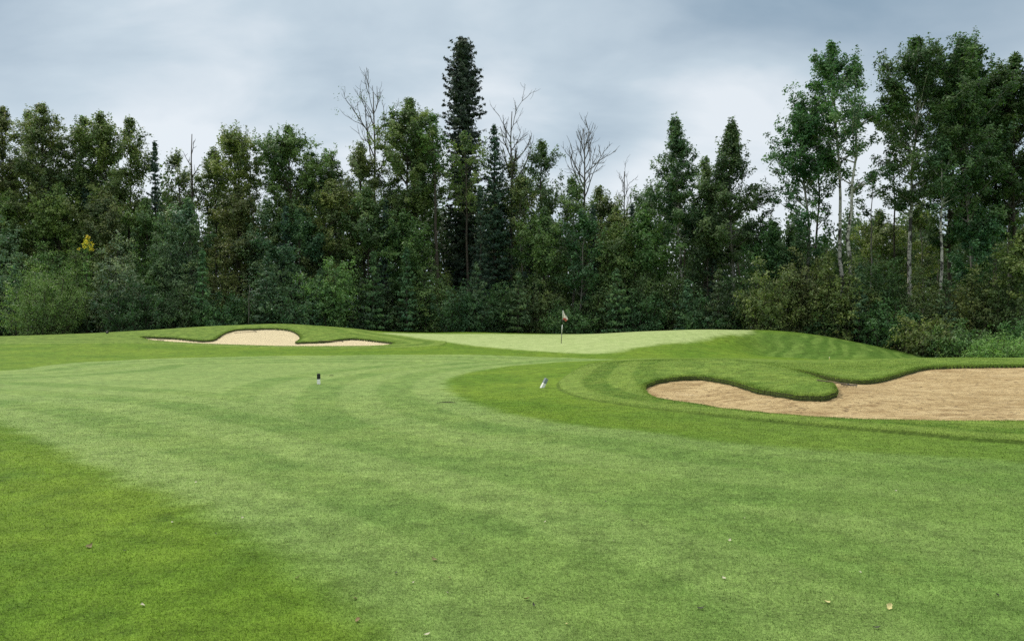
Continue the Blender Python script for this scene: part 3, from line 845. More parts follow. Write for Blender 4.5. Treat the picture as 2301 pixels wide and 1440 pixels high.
def shrub(name, seed, H, hw, leaf=0.12, dens=1.0, kind='dome', aspect=.5):
    rng = np.random.default_rng(seed); g = Geo(); lv = Leaves(rng)
    ns = int(26 + hw * 13)
    for i in range(ns):
        az = rng.random() * tau; rr = sqrt(rng.random())
        topz = H * (1 - 0.5 * rr ** 2.0) * rng.uniform(0.50, 1.04)
        b0 = np.array([cos(az) * rr * hw * 0.5, sin(az) * rr * hw * 0.5, 0]); e = np.array([cos(az) * rr * hw, sin(az) * rr * hw, topz])
        s = np.linspace(0, 1, 6)[:, None]
        p = b0 * (1 - s) + e * s; p[:, :2] = b0[:2] + (e[:2] - b0[:2]) * s ** 1.5
        p += rng.normal(0, 0.04 * hw, p.shape) * (s > 0)
        g.tube(p, np.linspace(0.035, 0.007, 6), 4, cap=False)
        nl = max(2, int(topz * 1.15)); lb = rng.random()
        for q in range(nl):          # one lobe of foliage after another up the stem
            f = (q + rng.uniform(.3, 1.0)) / nl * 5; f = min(f, 4.99); j = int(f); c0 = p[j] * (1 - (f - j)) + p[j + 1] * (f - j)
            rad = rng.uniform(.38, .72) * (1.15 - .5 * f / 5)
            m = int(7 * dens); off = rng.normal(0, .5, (m, 3)) * rad; off[:, 2] *= 1.15
            cc = c0 + off + [cos(az) * .25 * rad, sin(az) * .25 * rad, 0]
            cc = cc[cc[:, 2] > .05]
            lv.cloud(cc, 0.24, 8, leaf, aspect, core=c0 - [0, 0, .15], lobe=np.clip(lb * .5 + rng.random() * .5, 0, 1))
    return g.mesh(name + '_stems', M['bark_dark'], True), lv.mesh(name + '_foliage', M['leaf'])


# colours as albedo
OLIVE = (.088, .090, .034); BROWN = (.105, .088, .038); GREEN = (.050, .085, .032) if False else None
C_OLIVE, C_BROWN, C_GREEN, C_TEAL, C_DARK, C_SPRUCE = (.112, .146, .055), (.108, .146, .058), (.084, .142, .052), (.056, .108, .048), (.054, .098, .040), (.028, .056, .036)
C_LIME, C_SAGE, C_YELLOW, C_RUST = (.118, .178, .052), (.115, .165, .095), (.45, .40, .05), (.110, .140, .052)
POP = 'tall broadleaf trees along the skyline'; SHR = 'bushes and young trees at the foot of the woods'


def put(name, cat, label, px, Y, trunk, crown, color, group, part=('trunk', 'crown'), rotz=0.0, dz=-0.08):
    x = (px - 1150.5) / F * Y; z = float(terr(x, Y)[0]) + dz
    o = obj(name, None, loc=(x, Y, z), rotz=rotz, label=label, category=cat, group=group)
    if trunk is not None: obj(part[0], trunk, parent=o)
    if crown is not None: obj(part[1], crown, parent=o, color=color)
    return o


def hgt(px, py, Y):
    x = (px - 1150.5) / F * Y
    return CAMZ - (py - HZ) / F * Y - float(terr(x, Y)[0])


_seed = [100]
WF = dict(b=1.34, c=1.12, d=1.0, s=1.32)
_jr = np.random.default_rng(4)
def tree(kind, label, px, top, Y, w, color, base=None, cat='tree', name=None, **kw):
    """px, top: where the tip stands; w: crown width, base: crown's lower limit (photo px)"""
    _seed[0] += 1; s = kw.pop('seed', _seed[0])
    H = hgt(px, top, Y) + ((.35 if px > 2000 else -.15) if kind == 'b' else 0) + (.7 if kind == 's' and px > 1700 and Y > 56 else 0); hw = w / 2 / F * Y * WF[kind]
    cb = max(0.6, hgt(px, base, Y)) if base else H * 0.22
    color = jit(color, _jr, .10); kb = _jr.uniform(.72, 1.25) if kind == 's' else _jr.uniform(.9, 1.12); color = tuple(c_ * kb for c_ in color)
    if kind == 's': H *= _jr.uniform(.9, 1.3); Y += _jr.uniform(-2.2, 2.5) * (0 if 'willow bush with' in label or Y < 62 else 1)
    if px > 1650 and kind == 's': color = (color[0] * .92, color[1] * .98, color[2] * .9)
    if 'willow bush with' in label: color = (.108, .172, .055)
    if kind == 'b':
        nm = name or 'poplar_tree'; tr, cr = broadleaf(nm, s, H, cb, hw, **kw)
    elif kind == 'c':
        nm = name or 'spruce_tree'; tr, cr = conifer(nm, s, H, cb, hw, **kw)
    elif kind == 'd':
        nm = name or 'dead_tree'; tr, cr = snag(nm, s, H, cb, hw, **kw)
    elif kind == 's':
        nm = name or 'bush'; tr, cr = shrub(nm, s, H, hw, **kw)
    if kind == 's': return put(nm, cat, label, px, Y, tr, cr, color, SHR, ('stems', 'foliage'))
    return put(nm, cat, label, px, Y, tr, cr, color, POP if kind == 'b' else None or ('spruces standing among the broadleaf trees' if kind == 'c' else 'dead trees standing in the woods'))


def jit(c, rng, a=.12):
    return tuple(float(max(.01, v * rng.uniform(1 - a, 1 + a))) for v in c)


# ---- skyline trees, left to right
tree('b', 'olive leafed tall tree cut by the left edge of the photo', 2, 245, 76, 90, C_OLIVE, 640, prof='column')
tree('b', 'thin sparse pale crown just right of the left edge tree', 62, 256, 79, 62, C_OLIVE, 620, prof='column', dens=.75, gap=.3)
tree('b', 'tallest brownish tree near the left edge, above the willow bush', 108, 243, 75, 105, C_BROWN, 620, prof='column', dens=1.15)
tree('b', 'flat topped brown olive tree between the two tall crowns on the left', 170, 270, 77, 90, C_BROWN, 600, prof='column')
tree('b', 'brownish tree with a peaked top above the yellow tipped sapling', 228, 262, 76, 105, C_BROWN, 600, prof='column', dens=1.15)
tree('b', 'loose ragged crown thinning out left of the small dark spruce', 292, 276, 78, 90, C_OLIVE, 600, prof='column', dens=.8, gap=.25)
tree('c', 'small dark pointed spruce rising between the brown left trees', 349, 318, 77, 75, C_SPRUCE, 640, dens=1.0)
tree('b', 'low sparse brown crown right beside the small dark spruce', 395, 340, 79, 75, C_BROWN, 600, prof='oval', dens=.8)
tree('d', 'thin bare twin stemmed dead tree in the left skyline gap', 432, 286, 78, 55, C_OLIVE, 600, fork_h=.6, n_main=6, bark='bark_dark', levels=2)
tree('b', 'short dark olive tree left of the round topped poplar', 481, 342, 78, 75, C_OLIVE, 600, prof='oval')
tree('b', 'round topped dense poplar standing alone above its neighbours on the left', 538, 282, 76, 98, C_OLIVE, 560, prof='round', dens=1.15)
tree('b', 'broad mid green poplar with spiky top, left of the dead topped tree', 662, 288, 75, 150, C_GREEN, 640, prof='oval', dens=1.15, up=1.1)
tree('b', 'lower dark green crown leaning on the broad green poplar', 742, 362, 77, 90, C_GREEN, 620, prof='oval', dens=1.0)
tree('d', 'dead topped tree with bare grey limbs and a few leaf tufts', 842, 190, 78, 150, C_GREEN, 560, fork_h=.66, n_main=9, tufts=26)
tree('b', 'ragged green tree growing up through the dead limbs', 822, 330, 76, 95, C_OLIVE, 600, prof='layers', dens=1.0)
tree('b', 'dense tall tree left of the giant spruce, dark and columnar', 908, 232, 76, 125, C_OLIVE, 600, prof='column', dens=1.25)
tree('b', 'slim tree with a long bare dark trunk beside the giant spruce', 985, 262, 74, 85, C_GREEN, 395, prof='oval', dens=.9, gap=.2, trunk_r=.24)
tree('b', 'narrow crown joining the dense column left of the bare dark trunk', 950, 300, 79, 80, C_GREEN, 600, prof='column', dens=.9)
tree('c', 'giant black spruce towering above the whole wood', 1040, 86, 80, 88, (.026, .046, .032), 690, dens=1.3, needle=.36, droop=.6,
     prof_pts=[(0, .9), (.2, .95), (.45, .9), (.55, .8), (.62, .95), (.8, .90), (.9, .74), (.96, .52), (1, .20)])
tree('b', 'olive poplar crown hiding the giant spruce from the middle down', 1048, 300, 75, 112, C_OLIVE, 520, prof='column', dens=.6, gap=.25)
tree('c', 'slender dark spruce right of the giant one', 1109, 280, 76, 105, C_SPRUCE, 680, dens=1.1,
     prof_pts=[(0, 1), (.3, .95), (.55, .75), (.75, .45), (.88, .25), (1, .06)])
tree('d', 'gnarled dead trunk with crooked upswept limbs beside the slender spruce', 1150, 234, 77, 115, C_GREEN, 520, fork_h=.66, n_main=9, tilt=.008, tufts=5)
tree('b', 'leafy tree climbing the gnarled dead trunk', 1142, 352, 78, 70, C_OLIVE, 640, prof='column', dens=.8)
tree('b', 'small rounded crown between the two bare dead trees', 1226, 322, 77, 92, C_GREEN, 540, prof='oval', dens=.95, gap=.15)
tree('b', 'thin low crown in the gap behind the pin flag', 1180, 405, 76, 80, C_OLIVE, 660, prof='column', dens=.75, bark='bark_grey')
tree('d', 'fan shaped dead tree with many fine bare twigs', 1312, 275, 77, 120, C_GREEN, 560, fork_h=.66, n_main=12, levels=3)
tree('b', 'ragged tree with brownish tips under the fan of bare twigs', 1290, 400, 76, 85, C_GREEN, 650, prof='layers', dens=.85, bark='bark_grey')
tree('b', 'slight tree filling in right of the fan shaped dead tree', 1350, 425, 78, 75, C_OLIVE, 640, prof='oval', dens=.85)
tree('d', 'two small faint dead tops in the low skyline dip', 1402, 372, 80, 70, C_GREEN, 520, fork_h=.6, n_main=8, levels=3)
tree('b', 'low brown olive crown below the faint dead tops', 1388, 460, 75, 100, C_RUST, 680, prof='oval', dens=.95)
tree('b', 'low leafy crown left of the narrow spired tree', 1452, 405, 76, 80, C_GREEN, 640, prof='oval', dens=.8)
tree('b', 'narrow spired tree with layered branches and slim white trunk', 1530, 272, 72, 108, C_TEAL, 560, prof='cone', dens=1.35, up=.4, bark='bark_white', trunk_r=.17)
tree('b', 'low crown in the notch between the two spired trees', 1583, 360, 75, 70, C_GREEN, 600, prof='oval', dens=.8)
tree('b', 'wide based conical tree, darkest and fullest right of centre', 1648, 284, 70, 146, C_DARK, 600, prof='cone', dens=1.75, up=.35, bark='bark_grey', trunk_r=.2)
tree('b', 'layered tree left of the white trunk pair, leaning out to the gap', 1806, 238, 66, 116, C_TEAL, 585, prof='oval', dens=1.05, gap=.15, bark='bark_grey', trunk_r=.2)
tree('b', 'tall airy birch with a pale trunk and high open crown', 1888, 97, 65, 142, C_TEAL, 400, prof='column', dens=1.0, gap=.1, bark='bark_white', trunk_r=.21, up=.9)
tree('b', 'birch with black scarred trunk and sparse right hand limbs', 1908, 165, 64, 170, C_TEAL, 440, prof='column', dens=.66, bark='bark_white', trunk_r=.23, up=.7, lean=(.035, 0), gap=.2)
tree('b', 'leafy tree filling between the layered tree and the white birches', 1846, 215, 68, 80, C_DARK, 520, prof='column', dens=.7, trunk_r=.15)
tree('b', 'small aspen standing in the bright gap between the big right trees', 1958, 395, 70, 100, C_TEAL, 520, prof='round', dens=.55, gap=.25, bark='bark_grey', trunk_r=.12)
tree('b', 'lofty tree with forked top and white trunk right of the gap', 2060, 114, 65, 160, C_DARK, 500, prof='column', dens=1.2, bark='bark_white', trunk_r=.22, gap=.22)
tree('b', 'dense dark tree between the forked top and the tallest right tree', 2134, 135, 68, 130, C_DARK, 560, prof='column', dens=1.3, trunk_r=.2)
tree('b', 'low wide crown on a white trunk under the big right trees', 2117, 330, 62, 125, C_TEAL, 490, prof='round', dens=.9, bark='bark_white', trunk_r=.17)
tree('b', 'tallest tree at the right with bare twigs poking out of its top', 2196, 96, 64, 145, C_DARK, 560, prof='column', dens=1.2, bark='bark_grey', trunk_r=.26, gap=.1)
tree('b', 'dark dense tree cut by the right edge of the photo', 2284, 140, 65, 130, C_DARK, 520, prof='column', dens=1.25, trunk_r=.24)
tree('b', 'dark tree filling in just left of the right edge tree', 2240, 190, 68, 110, C_DARK, 560, prof='column', dens=1.3, trunk_r=.2)
tree('d', 'bare twiggy top behind the dense tree at the right edge', 2268, 108, 70, 60, C_DARK, 400, fork_h=.8, n_main=5, levels=2)
tree('b', 'dark narrow stem tree deep in the gap right of the birches', 2005, 260, 71, 60, C_DARK, 470, prof='column', dens=.45, trunk_r=.12)

# ---- middle storey
mid = [
    ('sage leafed tree with pale shimmering leaves left of centre', 430, 455, 72, 110, C_SAGE, 'oval', 1.0),
    ('brown olive tree in front of the round topped poplar', 530, 425, 73, 100, C_RUST, 'oval', 1.0),
    ('grey green tree below the broad green poplar', 605, 450, 73, 90, C_SAGE, 'column', .9),
    ('bright olive tree in front of the leaning dark crown', 745, 410, 72, 120, C_OLIVE, 'oval', 1.1),
    ('dense mid height tree below the dead topped tree', 830, 430, 72, 110, C_GREEN, 'oval', 1.1),
    ('dark mid height tree at the foot of the tall dark column', 905, 480, 71, 110, C_DARK, 'oval', 1.1),
    ('mid height tree with rusty leaves above the willow bush', 135, 420, 73, 110, C_BROWN, 'oval', 1.0),
    ('half tall olive tree at the left edge behind the bushes', 20, 440, 73, 100, C_OLIVE, 'oval', 1.0),
    ('half tall brown tree behind the yellow tipped sapling', 240, 430, 73, 120, C_BROWN, 'oval', 1.0),
    ('dim half tall tree below the small dark spruce', 335, 455, 73, 110, C_GREEN, 'oval', 1.0),
    ('deep green half tall tree under the broad poplar', 675, 480, 72, 120, C_TEAL, 'oval', 1.1),
    ('half tall tree right under the small rounded crown', 1220, 470, 72, 100, C_GREEN, 'oval', 1.0),
    ('half tall tree with a slim pale trunk under the fan of twigs', 1305, 480, 71, 90, C_TEAL, 'oval', .85),
    ('olive tree in front of the low skyline dip', 1375, 510, 71, 110, C_OLIVE, 'oval', 1.05),
    ('full half tall tree left of the narrow spired tree', 1450, 480, 71, 110, C_GREEN, 'oval', 1.1),
    ('half tall dark tree between the two spired trees', 1590, 450, 70, 95, C_DARK, 'column', 1.0),
    ('low round green tree just right of the wide conical tree', 1735, 500, 67, 85, C_TEAL, 'round', 1.1),
    ('low dark tree beneath the layered tree by the gap', 1785, 510, 66, 90, C_DARK, 'round', 1.0),
    ('yellow green rounded tree seen through the gap behind the birches', 1975, 478, 74, 150, C_OLIVE, 'round', 1.1),
    ('pale brown leaved tree glimpsed behind the white trunks', 2075, 470, 76, 100, C_RUST, 'round', .8),
    ('leafy tree crowding the white trunk at far right', 2195, 480, 64, 110, C_TEAL, 'round', 1.1),
    ('yellowish rounded tree low at the right edge', 2290, 540, 58, 110, C_OLIVE, 'round', 1.1),
]
for lab, px, top, Y, w_, c, pf, dn in mid:
    tree('b', lab, px, top, Y, w_, c, 690, prof=pf, dens=dn, name='broadleaf_tree', bark='bark_grey' if 'pale' in lab or 'sage' in lab else 'bark_dark')

# ---- understorey along the edge of the turf
low = [
    ('tall pale sapling cluster at the left edge', 12, 540, 69, 90, C_SAGE, 's', 1), ('bright willow bush with feathery light green sprays', 92, 600, 63.5, 165, C_LIME, 's', 1.3),
    ('green bush behind and left of the yellow tipped sapling', 130, 530, 70, 110, C_GREEN, 's', 1), ('grey green bush right of the yellow tipped sapling', 262, 540, 69, 110, C_SAGE, 's', 1),
    ('lime bush below the yellow tipped sapling', 190, 585, 68, 110, C_LIME, 's', 1), ('dark bush below the lime one beside the willow bush', 205, 650, 67, 120, C_TEAL, 's', 1),
    ('dull green bush at the left edge in front of the saplings', -5, 640, 67, 110, C_TEAL, 's', 1), ('olive bush right of the grey green one', 325, 575, 69, 100, C_GREEN, 's', 1),
    ('tall grey leaved thicket under the sage tree', 385, 540, 70, 110, C_SAGE, 's', 1), ('dark thicket above the left end of the far bunker', 300, 655, 67, 130, C_DARK, 's', 1),
    ('blue green thicket above the middle of the far bunker', 400, 640, 67, 130, C_TEAL, 's', 1.1), ('brown tinged tall thicket left of the thin pale stem', 500, 560, 69, 120, C_RUST, 's', 1),
    ('dark bush left of the thin pale stem', 490, 655, 67, 110, C_TEAL, 's', 1), ('blackish teal tree like bush right of the thin pale stem', 620, 590, 68, 130, C_TEAL, 's', 1.1),
    ('low dark bush right behind the far bunker crest', 575, 660, 67, 110, C_DARK, 's', 1), ('dark bush above the right end of the far bunker', 690, 645, 67, 120, C_TEAL, 's', 1.1),
    ('green thicket rising behind the dark far bunker bushes', 745, 575, 69, 120, C_GREEN, 's', 1), ('wide teal bush over the left tip of the green', 800, 635, 68, 130, C_TEAL, 's', 1.1),
    ('shaded bush left of the bare dark trunk', 880, 600, 69, 120, C_TEAL, 's', 1.1), ('mossy bush at the foot of the bare dark trunk', 960, 610, 69, 110, C_GREEN, 's', 1),
    ('dark bush over the left part of the putting green', 900, 665, 69, 110, C_DARK, 's', 1), ('lime tinted bush glowing behind the trunk beside the giant spruce', 1000, 585, 73, 70, C_LIME, 's', .9),
    ('dark bush below the giant spruce', 1035, 640, 69, 120, C_TEAL, 's', 1.1), ('deep green bush below the slender spruce', 1125, 625, 69, 110, C_TEAL, 's', 1.1),
    ('mid green bush left of the pin flag', 1205, 625, 69, 110, C_GREEN, 's', 1.1), ('low black green bush behind the pin flag', 1275, 680, 69, 100, C_DARK, 's', 1),
    ('bright edged bush right of the pin flag', 1345, 635, 68, 120, C_GREEN, 's', 1.1), ('tall leafy bush under the low brown crown', 1400, 570, 70, 120, C_GREEN, 's', 1),
    ('dark bush over the right part of the green', 1440, 650, 68, 110, C_TEAL, 's', 1), ('thicket below the narrow spired tree', 1510, 600, 68, 120, C_GREEN, 's', 1.1),
    ('shadowed bush left of the white trunk of the conical tree', 1590, 640, 66, 110, C_DARK, 's', 1), ('narrow dark thicket below the wide conical tree', 1660, 620, 66, 90, C_TEAL, 's', 1),
    ('yellowish thicket above the peak of the right shoulder', 1730, 620, 65, 110, C_OLIVE, 's', 1), ('olive thicket above the slope of the right shoulder', 1800, 600, 64, 110, C_OLIVE, 's', 1),
    ('thin leaved thicket around the base of the birches', 1885, 600, 63, 120, C_OLIVE, 's', 1), ('low dark bush on the descending shoulder', 1850, 690, 62, 100, C_DARK, 's', 1),
    ('feathery green thicket right of the birches', 1965, 610, 63, 110, C_GREEN, 's', 1), ('dark rounded bush low under the white trunks', 2000, 680, 60, 130, C_DARK, 's', 1.1),
    ('golden green thicket between the two right white trunks', 2070, 600, 61, 110, C_OLIVE, 's', 1), ('rusty brown bush at right, redder than the rest', 2170, 600, 60, 130, C_RUST, 's', 1.1),
    ('green thicket beside the rusty bush near the right edge', 2255, 610, 59, 120, C_GREEN, 's', 1.1), ('light green low bush above the right bunker', 2245, 745, 52, 120, C_LIME, 's', 1.2),
    ('low bush where the shoulder meets the near crest', 2075, 715, 57, 120, C_OLIVE, 's', 1.1), ('small green bush between the crest and the rusty bush', 2160, 730, 55, 110, C_GREEN, 's', 1.1),
    ('bushy clump at the lower right edge', 2320, 690, 55, 110, C_GREEN, 's', 1.1),
]
for lab, px, top, Y, w_, c, k, dn in low:
    tree('s', lab, px, top, Y, w_, c, cat='bush', dens=dn, leaf=0.20 if c is not C_LIME else .17, aspect=.5 if c is not C_LIME else .3)
tree('c', 'young conifer with a bright yellow tip', 196, 530, 66.5, 46, C_LIME, 700, name='yellow_sapling', cat='sapling', needle=.2, dens=.9)


young = [
    ('dark mid height spruce in front of the gap between the giant and the slender spruce', 1078, 420, 73, 80, C_SPRUCE), ('mid height spruce in front of the dense left column', 868, 440, 71.5, 80, C_SPRUCE),
    ('mid height spruce left of the wide conical tree', 1600, 420, 71, 80, C_SPRUCE), ('mid height spruce right below the fan of bare twigs', 1335, 455, 72, 75, C_SPRUCE),
    ('mid height spruce in front of the broad green poplar', 640, 455, 71.5, 80, C_SPRUCE),
    ('young conifer poking up left of the thin pale stem', 455, 560, 66.5, 60, C_TEAL), ('young conifer just right of the thin pale stem', 600, 560, 66.5, 75, C_TEAL),
    ('young dark conifer over the right lobe of the far bunker', 720, 600, 66.5, 80, C_TEAL), ('young conifer above the left tip of the green', 838, 560, 67.5, 80, C_DARK),
    ('slim young conifer between the tip of the green and the bare trunk', 915, 545, 68, 60, C_TEAL), ('young conifer standing below the giant spruce', 1070, 590, 68, 80, C_TEAL),
    ('young conifer left of the pin flag', 1165, 600, 68, 70, C_DARK), ('young conifer two crowns right of the pin flag', 1385, 600, 67, 80, C_TEAL),
    ('young conifer under the narrow spired tree', 1545, 620, 66, 70, C_TEAL), ('young conifer low at the foot of the wide conical tree', 1615, 600, 65, 70, C_DARK),
    ('young conifer beside the willow bush', 30, 600, 67, 70, C_TEAL), ('slim conifer behind the grey green thicket on the left', 300, 520, 70, 60, C_DARK),
    ('mid height spruce right of the slender dark one', 1190, 500, 73, 70, C_SPRUCE), ('mid height spruce left of the bare dark trunk', 935, 400, 77, 70, C_SPRUCE),
    ('spruce showing between the brown left crowns', 195, 395, 75, 80, C_SPRUCE), ('mid height spruce behind the full tree left of the spired one', 1420, 455, 74, 70, C_SPRUCE),
    ('young conifer among the thickets right of the birches', 1930, 590, 61, 60, C_TEAL), ('young conifer against the rusty bush', 2125, 620, 58.5, 60, C_DARK)]
for lab, px, top, Y, w_, c in young:
    tree('c', lab, px, top, Y, w_, c, min(740, 740), name='young_conifer', cat='conifer', prof='cone' if top > 540 else 'spire', needle=.26, dens=1.15, droop=.2)


def yellow_bits():
    """autumn-yellow top of the sapling and of its neighbour"""
    rng = np.random.default_rng(3)
    for parent_name, H, r in (('yellow_sapling', hgt(196, 530, 66.5), .30),):
        par = bpy.data.objects[parent_name]
        lv = Leaves(rng); c = np.stack([rng.normal(0, r, 60), rng.normal(0, r, 60), H + .1 - rng.random(60) * 1.3], -1)
        c[:, :2] *= ((H + .15 - c[:, 2]) / 1.4)[:, None]
        lv.cloud(c, .12, 9, .13)
        obj('yellow_tip', lv.mesh('yellow_tip', M['leaf']), parent=par, color=C_YELLOW)


yellow_bits()

# thin pale stem that stands in front of the dark bushes
g = Geo(); g.tube([(0, 0, 0), (.05, 0, 1.2), (.02, .05, 2.4), (.14, 0, 3.5)], [.04, .034, .025, .012], 6)
g.tube([(.03, 0, 2.0), (.25, .1, 2.6), (.3, .1, 3.1)], [.015, .01, .006], 4)
put('bare_sapling', 'sapling', 'thin pale leafless stem in front of the dark bushes above the far bunker', 558, 63.5, g.mesh('bare_stem', M['bark_dead'], True), None, C_OLIVE, None, ('stem', 'x'))


# ---- the wood behind
def woods():
    rng = np.random.default_rng(77)
    lv = Leaves(rng)
    skyl = [(-400, 420), (0, 400), (430, 480), (600, 500), (900, 430), (1200, 500), (1400, 520), (1560, 480), (1730, 540), (1900, 530), (2050, 525), (2200, 510), (2600, 460)]
    N = 70000
    px = rng.uniform(-520, 2820, N); Y = rng.uniform(80, 104, N)
    top = np.interp(px, [a for a, b in skyl], [b for a, b in skyl]) + 34 * np.sin(px * 0.045) + 26 * np.sin(px * .11 + 2)
    f = rng.random(N) ** 0.9
    x = (px - 1150.5) / F * Y
    ztop = CAMZ - (top - HZ) / F * 92
    z = 0.5 + f * (ztop - 0.5)
    lv.cloud(np.stack([x, Y, z], -1), 0.6, 6, 0.42)
    me = lv.mesh('woods', M['leaf'])
    obj('woods', me, color=(.060, .098, .042), kind='stuff', label='dim mass of woodland behind the front rank of trees', category='woods')
    # slim trunks in the depth of the wood
    g = Geo()
    for i in range(150):
        px_ = rng.uniform(-500, 2800); Yt = rng.uniform(79, 100); x_ = (px_ - 1150.5) / F * Yt
        h = rng.uniform(8, 15); g.tube([(x_, Yt, 0), (x_ + rng.normal(0, .2), Yt, h * .5), (x_ + rng.normal(0, .5), Yt, h)], [.12, .09, .04], 5)
    obj('woods_trunks', g.mesh('woods_trunks', M['bark_dark'], True), kind='stuff', label='slim trunks in the depth of the wood', category='woods')


woods()


# ------------------------------------------------------------------ things on the course
M['white_paint'] = plain_mat('white_paint', (.86, .86, .82), .45, .06)
M['black_paint'] = plain_mat('black_paint', (.012, .014, .013), .4, .1)
M['grey_plastic'] = plain_mat('grey_plastic', (.24, .28, .31), .5, .1)
M['yellow_paint'] = plain_mat('yellow_paint', (.80, .72, .28), .5, .08)
M['dull_wood'] = plain_mat('dull_wood', (.20, .155, .10), .7, .2)
M['rake_head'] = plain_mat('rake_head', (.10, .095, .085), .6, .2)
M['flag_cloth'] = plain_mat('flag_cloth', (.78, .70, .66), .8, .05)
M['flag_red'] = plain_mat('flag_red', (.45, .10, .07), .8, .1)


def place(name, cat, label, px, py, Y, dz=0.0, group=None, rotz=0.0):
    x = (px - 1150.5) / F * Y; z = float(ground_z(np.array([x]), np.array([Y]))[0]) + dz
    kw = dict(label=label, category=cat)
    if group: kw['group'] = group
    return obj(name, None, loc=(x, Y, z), rotz=rotz, **kw)


def on_ground(px, py):
    q = hit(px, py, 3.0, 62.0); return q


# pin: banded pole, limp flag
def pin():
    q = on_ground(1261, 772)
    o = place('flagstick', 'golf flag', 'golf pin with a limp whitish flag on a black and white pole', 1261, 772, float(q[1]))
    Yp = q[1]; k = Yp / F
    zs = [0, 24 * k, 42 * k, 55 * k, 74 * k]            # band limits, metres
    mats = ['rake_head', 'white_paint', 'black_paint', 'white_paint']
    for i in range(4):
        g = Geo(); g.tube([(0.12 * zs[i] / zs[4], 0, zs[i]), (0.12 * zs[i + 1] / zs[4], 0, zs[i + 1])], [.024 - .002 * i, .022 - .002 * i], 10)
        obj('pole_band', g.mesh('pole_band', M[mats[i]], True), parent=o)
    # cloth hanging in folds
    n, m = 14, 22; V = []
    top, bot = zs[4] - .01, zs[4] - .62
    for j in range(n):
        v = j / (n - 1)
        for i in range(m):
            u = i / (m - 1)
            wdt = (0.03 + 0.26 * sin(pi * min(v * 0.62 + .02, 1))) * (1 - .45 * max(0, v - .75) / .25)
            x = .14 + u * wdt
            y = 0.035 * sin(u * 11 + v * 2) * (0.3 + v)
            z = top + (bot - top) * v - 0.16 * u * (1 - v) - .03 * u + .05 * sin(u * 5) * v
            V.append((x, y, z))
    V = np.array(V); i = np.arange(n - 1)[:, None] * m; j = np.arange(m - 1)[None]
    Q = np.stack([i + j, i + j + 1, i + j + 1 + m, i + j + m], -1).reshape(-1, 4)
    row = np.repeat(np.arange(n - 1), m - 1)
    me = mesh_np('flag', V, [Q], [M['flag_cloth'], M['flag_red']], fmat=(row > 9).astype(int), smooth=True)
    f = obj('flag', me, parent=o); sd = f.modifiers.new('t', 'SOLIDIFY'); sd.thickness = .004
    g = Geo(); th = np.arange(24) * tau / 24
    ring = lambda r, z: np.stack([np.cos(th) * r, np.sin(th) * r, np.full(24, z)], -1)
    V = np.vstack([ring(.054, .006), ring(.058, .006), ring(.054, -.02)]); a = np.arange(24); b = (a + 1) % 24
    g.add(V, np.vstack([np.stack([a, a + 24, b + 24, b], -1), np.stack([a + 48, a, b, b + 48], -1)]))
    obj('cup_rim', g.mesh('cup_rim', M['white_paint']), parent=o)


pin()


def post(name, label, px, py, h, w_, tilt, cap, top_grey=False, rz=0.25):
    q = on_ground(px, py)
    o = place(name, 'marker post', label, px, py, float(q[1]), group='distance marker posts beside the fairway', rotz=rz)
    o.rotation_euler = (radians(tilt * .25), radians(tilt), rz)
    def prism(z0, z1, ww, mat, nm, bev=.006):
        g = Geo(); s = ww / 2
        prof = [(-s + bev, -s), (s - bev, -s), (s, -s + bev), (s, s - bev), (s - bev, s), (-s + bev, s), (-s, s - bev), (-s, -s + bev)]
        V = [(x, y, z) for z in (z0, z1 - bev) for x, y in prof] + [(x * .88, y * .88, z1) for x, y in prof]
        Q = [[r * 8 + i, r * 8 + (i + 1) % 8, (r + 1) * 8 + (i + 1) % 8, (r + 1) * 8 + i] for r in (0, 1) for i in range(8)]
        g.add(V, Q); g.add([V[16 + i] for i in range(8)] + [(0, 0, z1 + .001)], tris=[[i, (i + 1) % 8, 8] for i in range(8)])
        obj(nm, g.mesh(nm, M[mat]), parent=o)
    prism(-.03, h * .50, w_, 'white_paint', 'lower_band')
    prism(h * .50, h, w_ * 1.03, cap, 'upper_band')
    prism(h, h + .012, w_ * (.9 if not top_grey else 1.0), 'grey_plastic' if top_grey else cap, 'top_cap', .003)


post('marker_post', 'upright short post, black over white, standing on the pale fairway', 716, 863, .29, .095, 0, 'black_paint')
post('marker_post', 'leaning short post with grey blue top and white foot, right of the upright one', 1218, 871, .28, .09, 27, 'grey_plastic', True, rz=.5)


def peg(label, px, py, Y, h, tilt, mat='yellow_paint'):
    x = (px - 1150.5) / F * Y
    o = obj('small_peg', None, loc=(x, Y, float(ground_z(np.array([x]), np.array([Y]))[0])), label=label, category='peg'); o.rotation_euler = (0, radians(tilt), 0)
    g = Geo(); g.tube([(0, 0, -.02), (0, 0, h * .8), (0, 0, h)], [.016, .02, .013], 8); obj('stake', g.mesh('stake', M[mat], True), parent=o)
    g = Geo(); g.tube([(0, 0, h), (0, 0, h + .015)], [.024, .02], 8); obj('peg_cap', g.mesh('peg_cap', M['white_paint'], True), parent=o)


q = on_ground(1864, 811); peg('small pale yellow peg standing in the grass under the striped slope', 1864, 811, float(q[1]), .15, 0)
q = on_ground(335, 770.5); peg('small yellow peg leaning at the left tip of the far bunker', 335, 770.5, float(q[1]), .19, -15)


